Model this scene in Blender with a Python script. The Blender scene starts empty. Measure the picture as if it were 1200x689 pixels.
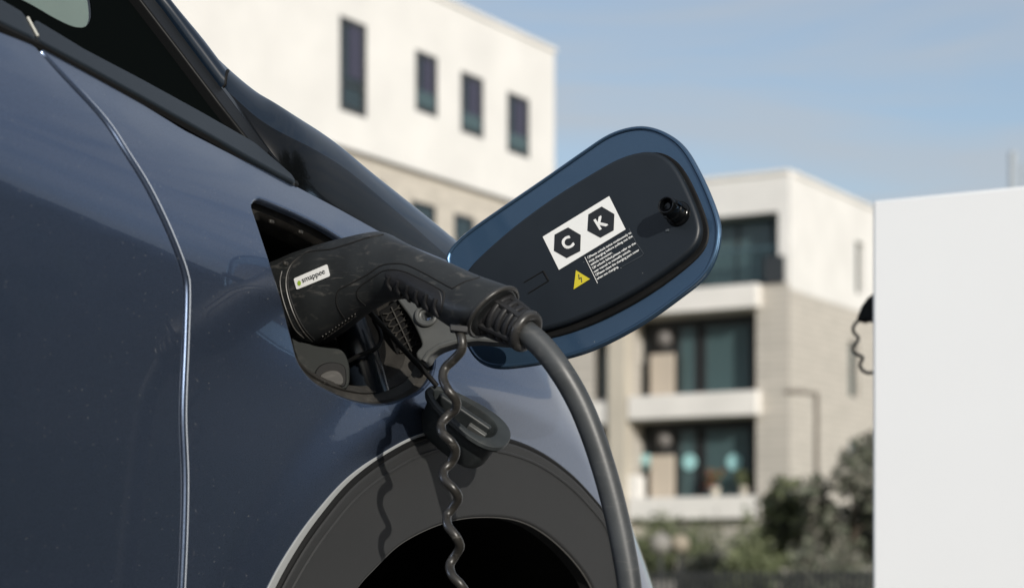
import bpy, math, random
import numpy as np
from mathutils import Vector, geometry
from mathutils.bvhtree import BVHTree
random.seed(7)
C = bpy.context.scene.collection
SC = bpy.context.scene
# ------------------------------------------------------------------ camera, sky, sun, exposure
F = 2400.0            # focal length in photo pixels (photo 1200 wide)
CZ = 0.70             # camera height
HY = 680.0            # horizon row in the photo
cam = bpy.data.cameras.new('camera'); cam.sensor_width = 36; cam.lens = F/1200*36
cam.shift_y = (HY-344.5)/1200; cam.clip_start = 0.05; cam.clip_end = 4000
cam.dof.use_dof = True; cam.dof.focus_distance = 1.98; cam.dof.aperture_fstop = 6.3; cam.dof.aperture_blades = 9
co = bpy.data.objects.new('camera', cam); co.location = (0, 0, CZ); co.rotation_euler = (math.pi/2, 0, 0)
C.objects.link(co); SC.camera = co
SUN_AZ, SUN_EL = math.radians(24), math.radians(20)      # az: to the right of straight behind the camera
S = Vector((math.sin(SUN_AZ)*math.cos(SUN_EL), -math.cos(SUN_AZ)*math.cos(SUN_EL), math.sin(SUN_EL)))
w = bpy.data.worlds.new('World'); SC.world = w; w.use_nodes = True
nt = w.node_tree; nt.nodes.clear()
out = nt.nodes.new('ShaderNodeOutputWorld'); bg = nt.nodes.new('ShaderNodeBackground')
sky = nt.nodes.new('ShaderNodeTexSky'); sky.sky_type = 'NISHITA'; sky.sun_disc = False
sky.sun_elevation = SUN_EL; sky.sun_rotation = math.atan2(S.x, S.y)
sky.air_density = 1.0; sky.dust_density = 1.2; sky.ozone_density = 1.5
tc = nt.nodes.new('ShaderNodeTexCoord'); mp = nt.nodes.new('ShaderNodeMapping')
mp.inputs['Scale'].default_value = (2.2, 2.2, 15.0); mp.inputs['Rotation'].default_value = (0.05, 0.22, 0.3)
nz = nt.nodes.new('ShaderNodeTexNoise'); nz.inputs['Scale'].default_value = 1.7; nz.inputs['Detail'].default_value = 7; nz.inputs['Roughness'].default_value = 0.55
nz.inputs['Distortion'].default_value = 0.6
cr = nt.nodes.new('ShaderNodeValToRGB'); cr.color_ramp.elements[0].position = 0.36; cr.color_ramp.elements[1].position = 0.60
cr.color_ramp.elements[0].color = (0.26, 0.26, 0.26, 1); cr.color_ramp.elements[1].color = (0.75, 0.75, 0.75, 1)
mx = nt.nodes.new('ShaderNodeMix'); mx.data_type = 'RGBA'
mx.inputs['B'].default_value = (3.7, 3.95, 4.25, 1)
nt.links.new(tc.outputs['Generated'], mp.inputs['Vector']); nt.links.new(mp.outputs['Vector'], nz.inputs['Vector'])
nt.links.new(nz.outputs['Fac'], cr.inputs['Fac']); nt.links.new(cr.outputs['Color'], mx.inputs['Factor'])
nt.links.new(sky.outputs['Color'], mx.inputs['A']); nt.links.new(mx.outputs['Result'], bg.inputs['Color'])
bg.inputs['Strength'].default_value = 0.108
nt.links.new(bg.outputs['Background'], out.inputs['Surface'])
sl = bpy.data.lights.new('sun', 'SUN'); sl.energy = 3.3; sl.angle = math.radians(0.5); sl.color = (1.0, 0.95, 0.87)
so = bpy.data.objects.new('sun', sl); so.rotation_euler = S.to_track_quat('Z', 'Y').to_euler(); so.location = (10, -20, 20); C.objects.link(so)
SC.view_settings.view_transform = 'Standard'; SC.view_settings.look = 'None'; SC.view_settings.exposure = 0.30; SC.view_settings.gamma = 1
# ------------------------------------------------------------------ frames
E1 = Vector((0.504, 0.8637, 0)).normalized()     # car forward, building street line
E2 = Vector((E1.y, -E1.x, 0))                    # car's outward side
ZU = Vector((0, 0, 1))
OC = Vector((-0.104, 2.0, 0))
def W(s, t, z): return OC + E1*s + E2*t + ZU*z
def ray(px, py): return Vector(((px-600)/F, 1.0, (HY-py)/F))
CAM = Vector((0, 0, CZ))
def at(px, py, Y): return CAM + ray(px, py)*Y
def on_plane(px, py, P, N):
    r = ray(px, py); return CAM + r*((P-CAM).dot(N)/r.dot(N))
def sm(x): x = max(0, min(1, x)); return x*x*(3-2*x)
AC = (0.153, 0.405)                              # wheel centre in car coordinates
def g(s, z):                                     # the car's side skin
    zs = 0.985-0.15*(s+0.5)
    d = z-zs; kk = 2.6; lim = 0.13
    t = 0
    if d > 0: t -= kk*d*d if d < lim else kk*lim*lim+2*kk*lim*(d-lim)
    d2 = 0.80-z
    if d2 > 0: t -= 0.16*d2*d2
    s0 = 0.467-0.87*(z-0.7)
    if s > s0: t -= 1.6*(s-s0)**2
    r = math.hypot(s-AC[0], z-AC[1])
    t += 0.007*sm((0.540-r)/0.065)
    return t
def gn(s, z, e=0.002):
    a = (g(s+e, z)-g(s-e, z))/(2*e); b = (g(s, z+e)-g(s, z-e))/(2*e)
    return (E2-E1*a-ZU*b).normalized()
def hit(px, py, ex=0.0):                         # pixel -> (s, z) on the side skin
    r = ray(px, py)
    def fn(Y):
        P = CAM+r*Y; d = P-OC; s = d.dot(E1); t = d.dot(E2); return t-g(s, P.z)-ex, s, P.z
    a, b = 0.9, None
    y = 0.9
    while y < 3.4:
        if fn(y)[0] < 0: b = y; break
        a = y; y += 0.02
    if b is None: return None
    for _ in range(30):
        m = (a+b)/2
        if fn(m)[0] < 0: b = m
        else: a = m
    _, s, z = fn(b); return (s, z)
def hits(pts, ex=0.0): return [h for h in (hit(x, y, ex) for x, y in pts) if h]
def skin(ex=0.0):
    def lift(s, z):
        n = gn(s, z); return W(s, g(s, z), z)+n*ex, n
    return lift
# ------------------------------------------------------------------ materials
MT = {}
def mat(name, col, rough=0.5, metal=0.0, coat=0.0, spec=0.5, noise=0.0, nscale=20, bump=0.0, bscale=200, specks=0.0, spscale=120, trans=None, emit=None, coat_rough=0.03, scratch=0.0):
    m = bpy.data.materials.new(name); m.use_nodes = True; n = m.node_tree.nodes; l = m.node_tree.links
    b = n['Principled BSDF']; b.inputs['Roughness'].default_value = rough; b.inputs['Metallic'].default_value = metal
    b.inputs['Coat Weight'].default_value = coat; b.inputs['Coat Roughness'].default_value = coat_rough
    b.inputs['Specular IOR Level'].default_value = spec
    b.inputs['Base Color'].default_value = (*col, 1)
    t = n.new('ShaderNodeTexCoord'); cur = None
    if noise > 0:
        x = n.new('ShaderNodeTexNoise'); x.inputs['Scale'].default_value = nscale; x.inputs['Detail'].default_value = 6
        l.new(t.outputs['Object'], x.inputs['Vector'])
        r = n.new('ShaderNodeMapRange'); r.inputs['From Min'].default_value = 0.3; r.inputs['From Max'].default_value = 0.7
        r.inputs['To Min'].default_value = 1-noise; r.inputs['To Max'].default_value = 1+noise
        l.new(x.outputs['Fac'], r.inputs['Value'])
        q = n.new('ShaderNodeVectorMath'); q.operation = 'SCALE'; q.inputs[0].default_value = col
        l.new(r.outputs['Result'], q.inputs['Scale']); cur = q.outputs['Vector']
        rr = n.new('ShaderNodeMapRange'); rr.inputs['To Min'].default_value = rough*0.85; rr.inputs['To Max'].default_value = min(1, rough*1.2)
        l.new(x.outputs['Fac'], rr.inputs['Value']); l.new(rr.outputs['Result'], b.inputs['Roughness'])
    if specks > 0:
        v = n.new('ShaderNodeTexVoronoi'); v.inputs['Scale'].default_value = spscale; v.inputs['Randomness'].default_value = 1
        l.new(t.outputs['Object'], v.inputs['Vector'])
        x2 = n.new('ShaderNodeSeparateColor'); l.new(v.outputs['Color'], x2.inputs['Color'])
        # speck radius varies per cell, most cells have none
        a = n.new('ShaderNodeMapRange'); a.inputs['From Min'].default_value = 1-specks; a.inputs['From Max'].default_value = 1; a.inputs['To Min'].default_value = 0.0; a.inputs['To Max'].default_value = 0.10
        l.new(x2.outputs['Red'], a.inputs['Value'])
        c = n.new('ShaderNodeMath'); c.operation = 'LESS_THAN'; l.new(v.outputs['Distance'], c.inputs[0]); l.new(a.outputs['Result'], c.inputs[1])
        d = n.new('ShaderNodeMath'); d.operation = 'MULTIPLY'; d.inputs[1].default_value = 0.8; l.new(c.outputs[0], d.inputs[0])
        mm = n.new('ShaderNodeMix'); mm.data_type = 'RGBA'; l.new(d.outputs[0], mm.inputs['Factor'])
        if cur: l.new(cur, mm.inputs['A'])
        else: mm.inputs['A'].default_value = (*col, 1)
        mm.inputs['B'].default_value = (0.42, 0.42, 0.40, 1); cur = mm.outputs['Result']
        md = n.new('ShaderNodeMath'); md.operation = 'MULTIPLY_ADD'; md.inputs[1].default_value = -metal; md.inputs[2].default_value = metal
        l.new(c.outputs[0], md.inputs[0]); l.new(md.outputs[0], b.inputs['Metallic'])
        if coat:
            cc = n.new('ShaderNodeMath'); cc.operation = 'MULTIPLY_ADD'; cc.inputs[1].default_value = -coat*0.8; cc.inputs[2].default_value = coat
            l.new(c.outputs[0], cc.inputs[0]); l.new(cc.outputs[0], b.inputs['Coat Weight'])
    if scratch > 0:
        mpn = n.new('ShaderNodeMapping'); mpn.inputs['Rotation'].default_value = (0.4, 0.9, 0.5); mpn.inputs['Scale'].default_value = (26, 26, 90)
        l.new(t.outputs['Object'], mpn.inputs['Vector'])
        x = n.new('ShaderNodeTexNoise'); x.inputs['Scale'].default_value = 1.0; x.inputs['Detail'].default_value = 8; x.inputs['Roughness'].default_value = 0.7; x.inputs['Distortion'].default_value = 2.0
        l.new(mpn.outputs['Vector'], x.inputs['Vector'])
        r = n.new('ShaderNodeValToRGB'); r.color_ramp.elements[0].position = 0.55; r.color_ramp.elements[1].position = 0.78
        l.new(x.outputs['Fac'], r.inputs['Fac'])
        d = n.new('ShaderNodeMath'); d.operation = 'MULTIPLY'; d.inputs[1].default_value = scratch; l.new(r.outputs['Color'], d.inputs[0])
        mm = n.new('ShaderNodeMix'); mm.data_type = 'RGBA'; l.new(d.outputs[0], mm.inputs['Factor'])
        if cur: l.new(cur, mm.inputs['A'])
        else: mm.inputs['A'].default_value = (*col, 1)
        mm.inputs['B'].default_value = (0.30, 0.28, 0.25, 1); cur = mm.outputs['Result']
    if cur: l.new(cur, b.inputs['Base Color'])
    if bump > 0:
        x = n.new('ShaderNodeTexNoise'); x.inputs['Scale'].default_value = bscale; x.inputs['Detail'].default_value = 3
        l.new(t.outputs['Object'], x.inputs['Vector'])
        u = n.new('ShaderNodeBump'); u.inputs['Strength'].default_value = bump; u.inputs['Distance'].default_value = 0.001
        l.new(x.outputs['Fac'], u.inputs['Height']); l.new(u.outputs['Normal'], b.inputs['Normal'])
    if trans:
        tr = n.new('ShaderNodeBsdfTransparent'); tr.inputs['Color'].default_value = (*trans, 1)
        fr = n.new('ShaderNodeFresnel'); fr.inputs['IOR'].default_value = 1.5
        ms = n.new('ShaderNodeMixShader'); gl = n.new('ShaderNodeBsdfGlossy'); gl.inputs['Roughness'].default_value = 0.02
        l.new(fr.outputs[0], ms.inputs[0]); l.new(tr.outputs[0], ms.inputs[1]); l.new(gl.outputs[0], ms.inputs[2])
        l.new(ms.outputs[0], n['Material Output'].inputs['Surface'])
    MT[name] = m; return m
PAINT_COL = (0.118, 0.156, 0.238)
PAINT = mat('metallic blue paint', PAINT_COL, 0.28, 0.88, 1.0, noise=0.16, nscale=1400, specks=0.60, spscale=290)
FPAINT = mat('metallic blue paint inside flap', (0.066, 0.125, 0.205), 0.38, 0.75, 0.8, noise=0.06, nscale=900, specks=0.12, spscale=200)
GLOSSB = mat('gloss black', (0.003, 0.0035, 0.004), 0.18, spec=0.2, coat=0.35)
TRIM = mat('satin trim', (0.010, 0.014, 0.018), 0.33, spec=0.3, noise=0.1, nscale=30)
RUB = mat('black rubber', (0.007, 0.007, 0.007), 0.6, spec=0.2, bump=0.1)
SEAL = mat('grey rubber', (0.008, 0.0085, 0.009), 0.4, spec=0.1, bump=0.1)
CLAD = mat('grey textured cladding', (0.021, 0.0215, 0.022), 0.62, noise=0.10, nscale=12, bump=0.35, bscale=2200, specks=0.03, spscale=60)
BLACKP = mat('dusty black plastic', (0.007, 0.007, 0.007), 0.55, spec=0.2, noise=0.3, nscale=40, bump=0.1, specks=0.14, spscale=260, scratch=0.03)
RIMP = mat('dusty rim plastic', (0.030, 0.028, 0.025), 0.5, spec=0.3, noise=0.45, nscale=35, scratch=0.25, specks=0.08, spscale=200)
GREYP = mat('grey plastic', (0.016, 0.018, 0.017), 0.55, spec=0.12, noise=0.2, nscale=40, specks=0.12, spscale=200, scratch=0.1)
ARMP = mat('hinge grey', (0.075, 0.078, 0.076), 0.42, noise=0.15, nscale=30, scratch=0.08)
CONN = mat('connector plastic', (0.018, 0.020, 0.021), 0.44, noise=0.25, nscale=30, bump=0.12, bscale=900, scratch=0.38, specks=0.05, spscale=220)
GRIP = mat('grip rubber', (0.013, 0.013, 0.014), 0.5, noise=0.2, nscale=50, bump=0.1)
CABLE = mat('cable sheath', (0.046, 0.050, 0.053), 0.42, noise=0.25, nscale=25, scratch=0.15, bump=0.08, bscale=300)
CORD = mat('cord sheath', (0.024, 0.022, 0.019), 0.35, noise=0.35, nscale=60, scratch=0.3)
PANEL = mat('flap liner plastic', (0.010, 0.014, 0.019), 0.42, noise=0.12, nscale=15, specks=0.05, spscale=200, bump=0.15, bscale=1500)
LINER = mat('wheel liner', (0.004, 0.004, 0.004), 0.9, specks=0.05, spscale=110)
TYRE = mat('tyre rubber', (0.010, 0.010, 0.010), 0.8)
ALLOY = mat('alloy', (0.3, 0.3, 0.31), 0.3, 0.9)
WHITE = mat('white print', (0.82, 0.82, 0.80), 0.5)
INK = mat('ink', (0.015, 0.017, 0.02), 0.5)
YEL = mat('yellow print', (0.62, 0.52, 0.03), 0.5)
GRN = mat('green leaf print', (0.30, 0.45, 0.04), 0.5)
GLASS = mat('tinted glass', (0.1, 0.1, 0.1), trans=(0.20, 0.27, 0.24))
FRIT = mat('black frit glass', (0.003, 0.004, 0.004), 0.10, spec=0.0)
# ------------------------------------------------------------------ objects
LOC = {}
def tagit(o, label=None, cat=None, group=None, kind=None):
    for k, v in (('label', label), ('category', cat), ('group', group), ('kind', kind)):
        if v: o[k] = v
    return o
def thing(name, loc, label, cat, group=None):
    o = bpy.data.objects.new(name, None); C.objects.link(o); o.location = loc; o.empty_display_size = 0.1; LOC[o] = Vector(loc)
    return tagit(o, label, cat, group)
class MB:
    def __init__(s): s.v = []; s.f = []; s.n = None; s.m = []
    def add(s, v, f, mi=0):
        b = len(s.v); s.v += [Vector(x) for x in v]; s.f += [tuple(i+b for i in q) for q in f]; s.m += [mi]*len(f); return s
    def box(s, c, u, v, w, mi=0):       # centre and three half vectors
        c = Vector(c); P = [c+u*a+v*b+w*d for a in (-1, 1) for b in (-1, 1) for d in (-1, 1)]
        f = [(0, 1, 3, 2), (4, 6, 7, 5), (0, 4, 5, 1), (2, 3, 7, 6), (0, 2, 6, 4), (1, 5, 7, 3)]
        if u.cross(v).dot(w) < 0: f = [q[::-1] for q in f]
        return s.add(P, f, mi)
    def rings(s, R, closed=True, cap0=True, cap1=True, mi=0):
        n = len(R[0]); b = []; 
        V = [p for r in R for p in r]; f = []
        for i in range(len(R)-1):
            for j in range(n if closed else n-1):
                k = (j+1) % n; f.append((i*n+j, i*n+k, (i+1)*n+k, (i+1)*n+j))
        if cap0: f.append(tuple(range(n))[::-1])
        if cap1: f.append(tuple((len(R)-1)*n+j for j in range(n)))
        return s.add(V, f, mi)
    def tube(s, pts, r, n=12, caps=True, mi=0):
        pts = [Vector(p) for p in pts]; R = []; up = None
        for i, p in enumerate(pts):
            d = (pts[min(i+1, len(pts)-1)]-pts[max(i-1, 0)]).normalized()
            if up is None:
                up = Vector((0, 0, 1)) if abs(d.z) < 0.9 else Vector((1, 0, 0))
            a = (up-d*up.dot(d)).normalized(); up = a; b = d.cross(a)
            rr = r[i] if isinstance(r, (list, tuple)) else r
            R.append([p+(a*math.cos(2*math.pi*k/n)+b*math.sin(2*math.pi*k/n))*rr for k in range(n)])
        return s.rings(R, True, caps, caps, mi)
    def build(s, name, mats, parent=None, smooth=True, angle=40, bevel=0.0, seg=2):
        me = bpy.data.meshes.new(name); L = Vector((0, 0, 0)); p = parent
        while p is not None: L = L+LOC.get(p, Vector((0, 0, 0))); p = p.parent
        me.from_pydata([tuple(x-L) for x in s.v], [], s.f)
        if not isinstance(mats, (list, tuple)): mats = [mats]
        for m in mats: me.materials.append(m)
        if len(mats) > 1: me.polygons.foreach_set('material_index', s.m)
        me.validate(); me.update()
        if s.n is not None:
            me.shade_smooth(); me.normals_split_custom_set_from_vertices([tuple(x) for x in s.n])
        elif smooth:
            me.shade_smooth(); me.set_sharp_from_angle(angle=math.radians(angle))
        o = bpy.data.objects.new(name, me); C.objects.link(o)
        if parent is not None: o.parent = parent
        if bevel > 0:
            b = o.modifiers.new('bevel', 'BEVEL'); b.width = bevel; b.segments = seg; b.limit_method = 'ANGLE'; b.angle_limit = math.radians(40)
        return o
def cat(pts, n=8, closed=False):                  # catmull-rom
    P = [Vector(p) for p in pts]; N = len(P); R = []
    for i in range(N if closed else N-1):
        if closed: a, b, c, d = P[(i-1) % N], P[i], P[(i+1) % N], P[(i+2) % N]
        else:
            b, c = P[i], P[i+1]; a = P[i-1] if i > 0 else b*2-c; d = P[i+2] if i+2 < N else c*2-b
        for k in range(n):
            t = k/n; R.append(0.5*((2*b)+(c-a)*t+(2*a-5*b+4*c-d)*t*t+(3*b-a-3*c+d)*t**3))
    if not closed: R.append(P[-1])
    return R
def resample(L, sp, closed=True):
    P = [np.array(p[:2], float) for p in L]
    if closed: P = P+[P[0]]
    P = [P[0]]+[P[i] for i in range(1, len(P)) if np.linalg.norm(P[i]-P[i-1]) > 1e-7]
    P = np.array(P); d = np.r_[0, np.cumsum(np.linalg.norm(np.diff(P, axis=0), axis=1))]
    n = max(8, int(d[-1]/sp)); t = np.linspace(0, d[-1], n, endpoint=not closed)
    return [(float(np.interp(x, d, P[:, 0])), float(np.interp(x, d, P[:, 1]))) for x in t]
def area(L): return 0.5*sum(L[i][0]*L[(i+1) % len(L)][1]-L[(i+1) % len(L)][0]*L[i][1] for i in range(len(L)))
def inside(P, X, Y):
    r = np.zeros(X.shape, bool); n = len(P)
    for i in range(n):
        x1, y1 = P[i]; x2, y2 = P[(i+1) % n]
        if y1 == y2: continue
        c = ((y1 > Y) != (y2 > Y)) & (X < (x2-x1)*(Y-y1)/(y2-y1)+x1); r ^= c
    return r
def dist_to(P, X, Y, closed=True):
    Q = np.array(P); d = np.full(X.shape, 1e9)
    for x, y in Q: d = np.minimum(d, (X-x)**2+(Y-y)**2)
    return np.sqrt(d)
def panel(outer, holes, lift, sp=0.01, r=0.003, depth=0.012, bsp=None, mb=None, back=False, hdepth=None):
    bsp = bsp or sp*0.6
    loops = []
    for k, L in enumerate([outer]+list(holes)):
        L = resample(L, bsp); a = area(L)
        if (k == 0) != (a > 0): L = L[::-1]
        loops.append(L)
    xs = [p[0] for p in loops[0]]; ys = [p[1] for p in loops[0]]
    gx, gy = np.meshgrid(np.arange(min(xs), max(xs), sp), np.arange(min(ys), max(ys), sp)); gx = gx.ravel(); gy = gy.ravel()
    m = inside(loops[0], gx, gy)
    for h in loops[1:]: m &= ~inside(h, gx, gy)
    gx, gy = gx[m], gy[m]
    for L in loops:
        dd = dist_to(L, gx, gy) > bsp*0.6; gx, gy = gx[dd], gy[dd]
    pts = []; edges = []
    for L in loops:
        b = len(pts); pts += L; edges += [(b+i, b+(i+1) % len(L)) for i in range(len(L))]
    pts += list(zip(gx.tolist(), gy.tolist()))
    res = geometry.delaunay_2d_cdt([Vector(p) for p in pts], edges, [], 0, 1e-7)
    V, FF, OV = res[0], res[2], res[3]
    cx = np.array([sum(V[i].x for i in f)/3 for f in FF]); cy = np.array([sum(V[i].y for i in f)/3 for f in FF])
    m = inside(loops[0], cx, cy)
    for h in loops[1:]: m &= ~inside(h, cx, cy)
    mb = mb or MB(); b0 = len(mb.v); NN = mb.n or []
    for v in V:
        p, n = lift(v.x, v.y); mb.v.append(p); NN.append(n)
    for k, f in enumerate(FF):
        if m[k]:
            a, b, c = (V[i] for i in f)
            ar = (b.x-a.x)*(c.y-a.y)-(c.x-a.x)*(b.y-a.y)
            if abs(ar) < 1e-12: continue
            q = tuple(i+b0 for i in f); mb.f.append(q if ar > 0 else q[::-1]); mb.m.append(0)
    # rolled edge
    ns = 4
    for li, L in enumerate(loops):
        dep = depth if li == 0 or hdepth is None else hdepth
        n = len(L); base = []; 
        for i, (x, y) in enumerate(L):
            x0, y0 = L[i-1]; x1, y1 = L[(i+1) % n]; dx, dy = x1-x0, y1-y0; q = math.hypot(dx, dy) or 1
            ox, oy = dy/q, -dx/q
            p, nn = lift(x, y); e = 1e-3
            p2, _ = lift(x+ox*e, y+oy*e); o3 = (p2-p); o3 = (o3-nn*o3.dot(nn)).normalized()
            base.append((p, nn, o3))
        rows = []
        for k in range(ns+1):
            th = math.pi/2*k/ns; b = len(mb.v)
            for p, nn, o3 in base:
                mb.v.append(p+o3*r*math.sin(th)-nn*r*(1-math.cos(th))); NN.append((nn*math.cos(th)+o3*math.sin(th)).normalized())
            rows.append(b)
        b = len(mb.v)
        for p, nn, o3 in base: mb.v.append(p+o3*r-nn*(r+dep)); NN.append(o3)
        rows.append(b)
        for a, b in zip(rows, rows[1:]):
            for i in range(n):
                j = (i+1) % n; mb.f.append((a+i, b+i, b+j, a+j)); mb.m.append(0)
    mb.n = NN
    return mb
def textmesh(txt, size=1.0):
    cu = bpy.data.curves.new('t', 'FONT'); cu.body = txt; cu.size = size; cu.resolution_u = 4
    o = bpy.data.objects.new('t', cu); C.objects.link(o)
    dg = bpy.context.evaluated_depsgraph_get(); me = o.evaluated_get(dg).to_mesh()
    v = [(x.co.x, x.co.y) for x in me.vertices]; f = [tuple(p.vertices) for p in me.polygons]
    bpy.data.objects.remove(o); bpy.data.curves.remove(cu); return v, f
# ================================================================== CAR
car = thing('electric_car', W(0, -0.8, 0), 'dusty metallic dark blue electric car with its front charging flap open', 'car')
gap = [(50, 57), (83, 92), (126, 139), (152, 178), (174, 213), (192, 248), (209, 287), (220, 318), (223, 340), (221.5, 400), (218.5, 484), (221, 568), (217, 689), (215, 720)]
gapL = cat([Vector((*h, 0)) for h in hits([(x-1, y) for x, y in gap])], 6)
gapL = [(p.x, p.y) for p in gapL]
gl = gapL[-1]; gapL += [(gl[0], z) for z in (0.6, 0.5, 0.4, 0.3)]
gapD = [(p.x, p.y) for p in cat([Vector((*h, 0)) for h in hits([(x-9 if y > 60 else x-7, y+1) for x, y in gap])], 6)]
gd = gapD[-1]; gapD += [(gd[0], z) for z in (0.6, 0.5, 0.4, 0.3)]
top_px = [(52, 58), (83, 76), (117, 95), (167, 123), (217, 154), (280, 186), (345, 218), (400, 247), (443, 271), (485, 290), (524, 306)]
topL = hits(top_px)
e = topL[-1]; pe = topL[-3]; slope = (e[1]-pe[1])/(e[0]-pe[0])
for ds in (0.06, 0.13, 0.2, 0.3, 0.42, 0.55): topL.append((e[0]+ds, e[1]+slope*ds-0.25*ds*ds))
# outer arch edge in the panel
arch_out_px = [(318, 695), (345, 645), (375, 602), (410, 562), (452, 531), (496, 510), (545, 505), (593, 513), (630, 528), (663, 551), (690, 578), (712, 608)]
arch_in_px = [(420, 693), (447, 660), (480, 630), (527, 608), (570, 601), (613, 605), (647, 622), (680, 653), (702, 687)]
ao = hits(arch_out_px); ai = hits(arch_in_px, 0.010)
def fitc(P):
    A = np.array([[2*x, 2*y, 1] for x, y in P]); b = np.array([x*x+y*y for x, y in P]); c = np.linalg.lstsq(A, b, rcond=None)[0]
    return c[0], c[1], math.sqrt(c[2]+c[0]**2+c[1]**2)
print('arch circles', fitc(ao), fitc(ai), 'top', topL[0], topL[-1], e)
def extend(P, c):                       # carry the arch down below the frame
    a = P[0]; b = P[-1]
    L = [(a[0]-0.03*k/1.0+0.008*k*k*0, a[1]-0.085*k) for k in (3, 2, 1)]
    R = [(b[0]+0.025*k, b[1]-0.085*k) for k in (1, 2, 3, 4)]
    L = [(a[0]-q, a[1]-w_) for q, w_ in ((0.062, 0.27), (0.056, 0.17), (0.045, 0.10), (0.025, 0.045))]
    R = [(b[0]+q, b[1]-w_) for q, w_ in ((0.022, 0.040), (0.036, 0.09), (0.046, 0.16), (0.052, 0.25))]
    Q = L+P+R
    return [(p.x, p.y) for p in cat([Vector((*h, 0)) for h in Q], 8)]
ao_c = extend(ao, None); ai_c = extend(ai, None)
port_px = [(293.5, 243), (294, 236), (297, 231.5), (304, 230), (320, 236), (350, 249), (380, 264), (401, 277), (430, 293), (460, 310), (485, 330), (498, 352), (505, 380), (510, 408), (511, 428), (506, 446), (494, 460), (474, 470), (448, 476), (420, 473), (393, 464), (367, 449), (349, 427), (341, 400), (333, 370), (318, 318), (305, 278)]
port = [(p.x, p.y) for p in cat([Vector((*h, 0)) for h in hits(port_px)], 6, True)]
# fender
zb = 0.30
f_out = gapL[::-1]+topL[1:]+[(topL[-1][0]+0.02, 0.8), (topL[-1][0]+0.03, zb)]+[(ao_c[-1][0]+0.012, zb)]+[p for p in ao_c[::-1] if p[1] > zb+0.005]+[(ao_c[0][0]-0.008, zb)]
PORT_R = 0.003
fender = panel(f_out, [port], skin(), 0.009, 0.0035, 0.014, bsp=0.005, hdepth=0.003).build('fender', PAINT, car)
# door
d_out = gapD[::-1]+hits([(40, 54), (0, 39), (-60, 12), (-140, -30)])+[(-1.3, 1.2), (-1.3, zb)]
door = panel(d_out, [], skin(), 0.012, 0.0035, 0.016, bsp=0.005).build('front_door', PAINT, car)
# cladding round the arch
c_out = [(x+0.0, y) for x, y in ao_c]
mid = (0.153, 0.40)
def shrink(L, d):
    R = []
    for x, y in L:
        q = math.hypot(x-mid[0], y-mid[1]); R.append((x-(x-mid[0])/q*d, y-(y-mid[1])/q*d))
    return R
co_ = shrink(c_out, 0.0085)
def clad(s, z):
    n = gn(s, z); return W(s, g(s, z)+0.003, z)+n*0.002, n
panel(co_+ai_c[::-1], [], clad, 0.009, 0.004, 0.014, bsp=0.005).build('wheel_arch_cladding', CLAD, car)
# a raised seam line just inside the outer cladding edge
def strip(L, ex, w, h, name, m, parent, lift=None, n=8):
    lift = lift or skin(ex); P = [lift(x, y)[0] for x, y in L]
    b = MB(); b.tube(P, w, n); return b.build(name, m, parent)
strip([p for p in shrink(c_out, 0.017) if p[1] > 0.5], 0.0, 0.0022, 0, 'cladding_bead', CLAD, car, lift=lambda s, z: (clad(s, z)[0]-clad(s, z)[1]*0.001, None))
LIPM = mat('painted wheel-arch lip glint', (0.30, 0.31, 0.31), 0.35, noise=0.05)
lipc = [p for p in c_out if p[1] > 0.62 and p[0] < 0.07]
nL = len(lipc)
lo_ = [(x, y) for x, y in lipc]; hi_ = []
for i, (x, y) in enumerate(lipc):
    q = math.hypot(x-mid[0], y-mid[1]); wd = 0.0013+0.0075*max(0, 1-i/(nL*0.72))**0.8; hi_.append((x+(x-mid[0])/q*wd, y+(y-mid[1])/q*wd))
panel(lo_+hi_[::-1], [], skin(0.0014), 0.004, 0.001, 0.003, bsp=0.003).build('arch_lip_glint', LIPM, car)  # sun reflection on the returned lip, painted as a light strip
strip([p for p in shrink(c_out, 0.0035) if p[1] > 0.5], 0.0, 0.0038, 0, 'arch_gap_seal', RUB, car, lift=lambda s, z: (skin(0.0005)(s, z)))
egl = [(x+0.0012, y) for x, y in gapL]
mb = MB(); mb.tube([skin(-0.0012)(*h)[0] for h in egl], [0.0008+0.0007*min(1, i/12) for i in range(len(egl))], 8); mb.build('edge_glint', mat('pale edge glint', (0.42, 0.46, 0.52), 0.35, coat=0.5), car)  # sun glint along the fender edge, painted as a pale tube
ai_v = [p for p in ai_c if p[1] > 0.45]
mb = MB(); mb.tube([clad(*p)[0]-clad(*p)[1]*0.0035 for p in [(x-(x-mid[0])*0.010, y-(y-mid[1])*0.010) for x, y in ai_v]], 0.0011, 8); mb.build('cladding_edge', mat('pale cladding edge', (0.10, 0.098, 0.092), 0.45), car)  # paler line along the inner cladding edge
# wheel liner, wheel
mb = MB(); N = 40
R1 = []
for ti, rr in ((-0.012, 0.395), (-0.05, 0.40), (-0.15, 0.40), (-0.30, 0.38), (-0.33, 0.2)):
    R1.append([W(0.155+rr*math.cos(a)*1.0, ti-0.02, 0.40+rr*math.sin(a)) for a in [math.pi*1.15*k/N-0.075*math.pi for k in range(N+1)]])
mb.rings(R1, closed=False, cap0=False, cap1=True)
mb.build('wheel_liner', LINER, car)
wheel = MB(); wc = (0.155, -0.15, 0.343)
def disc_ring(r, t): return [W(wc[0]+r*math.cos(2*math.pi*k/64), wc[1]+t, wc[2]+r*math.sin(2*math.pi*k/64)) for k in range(64)]
wheel.rings([disc_ring(r, t) for r, t in ((0.235, 0.10), (0.30, 0.115), (0.328, 0.105), (0.337, 0.085), (0.339, 0.0), (0.337, -0.085), (0.328, -0.105), (0.235, -0.10))], cap0=False, cap1=False)
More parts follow.
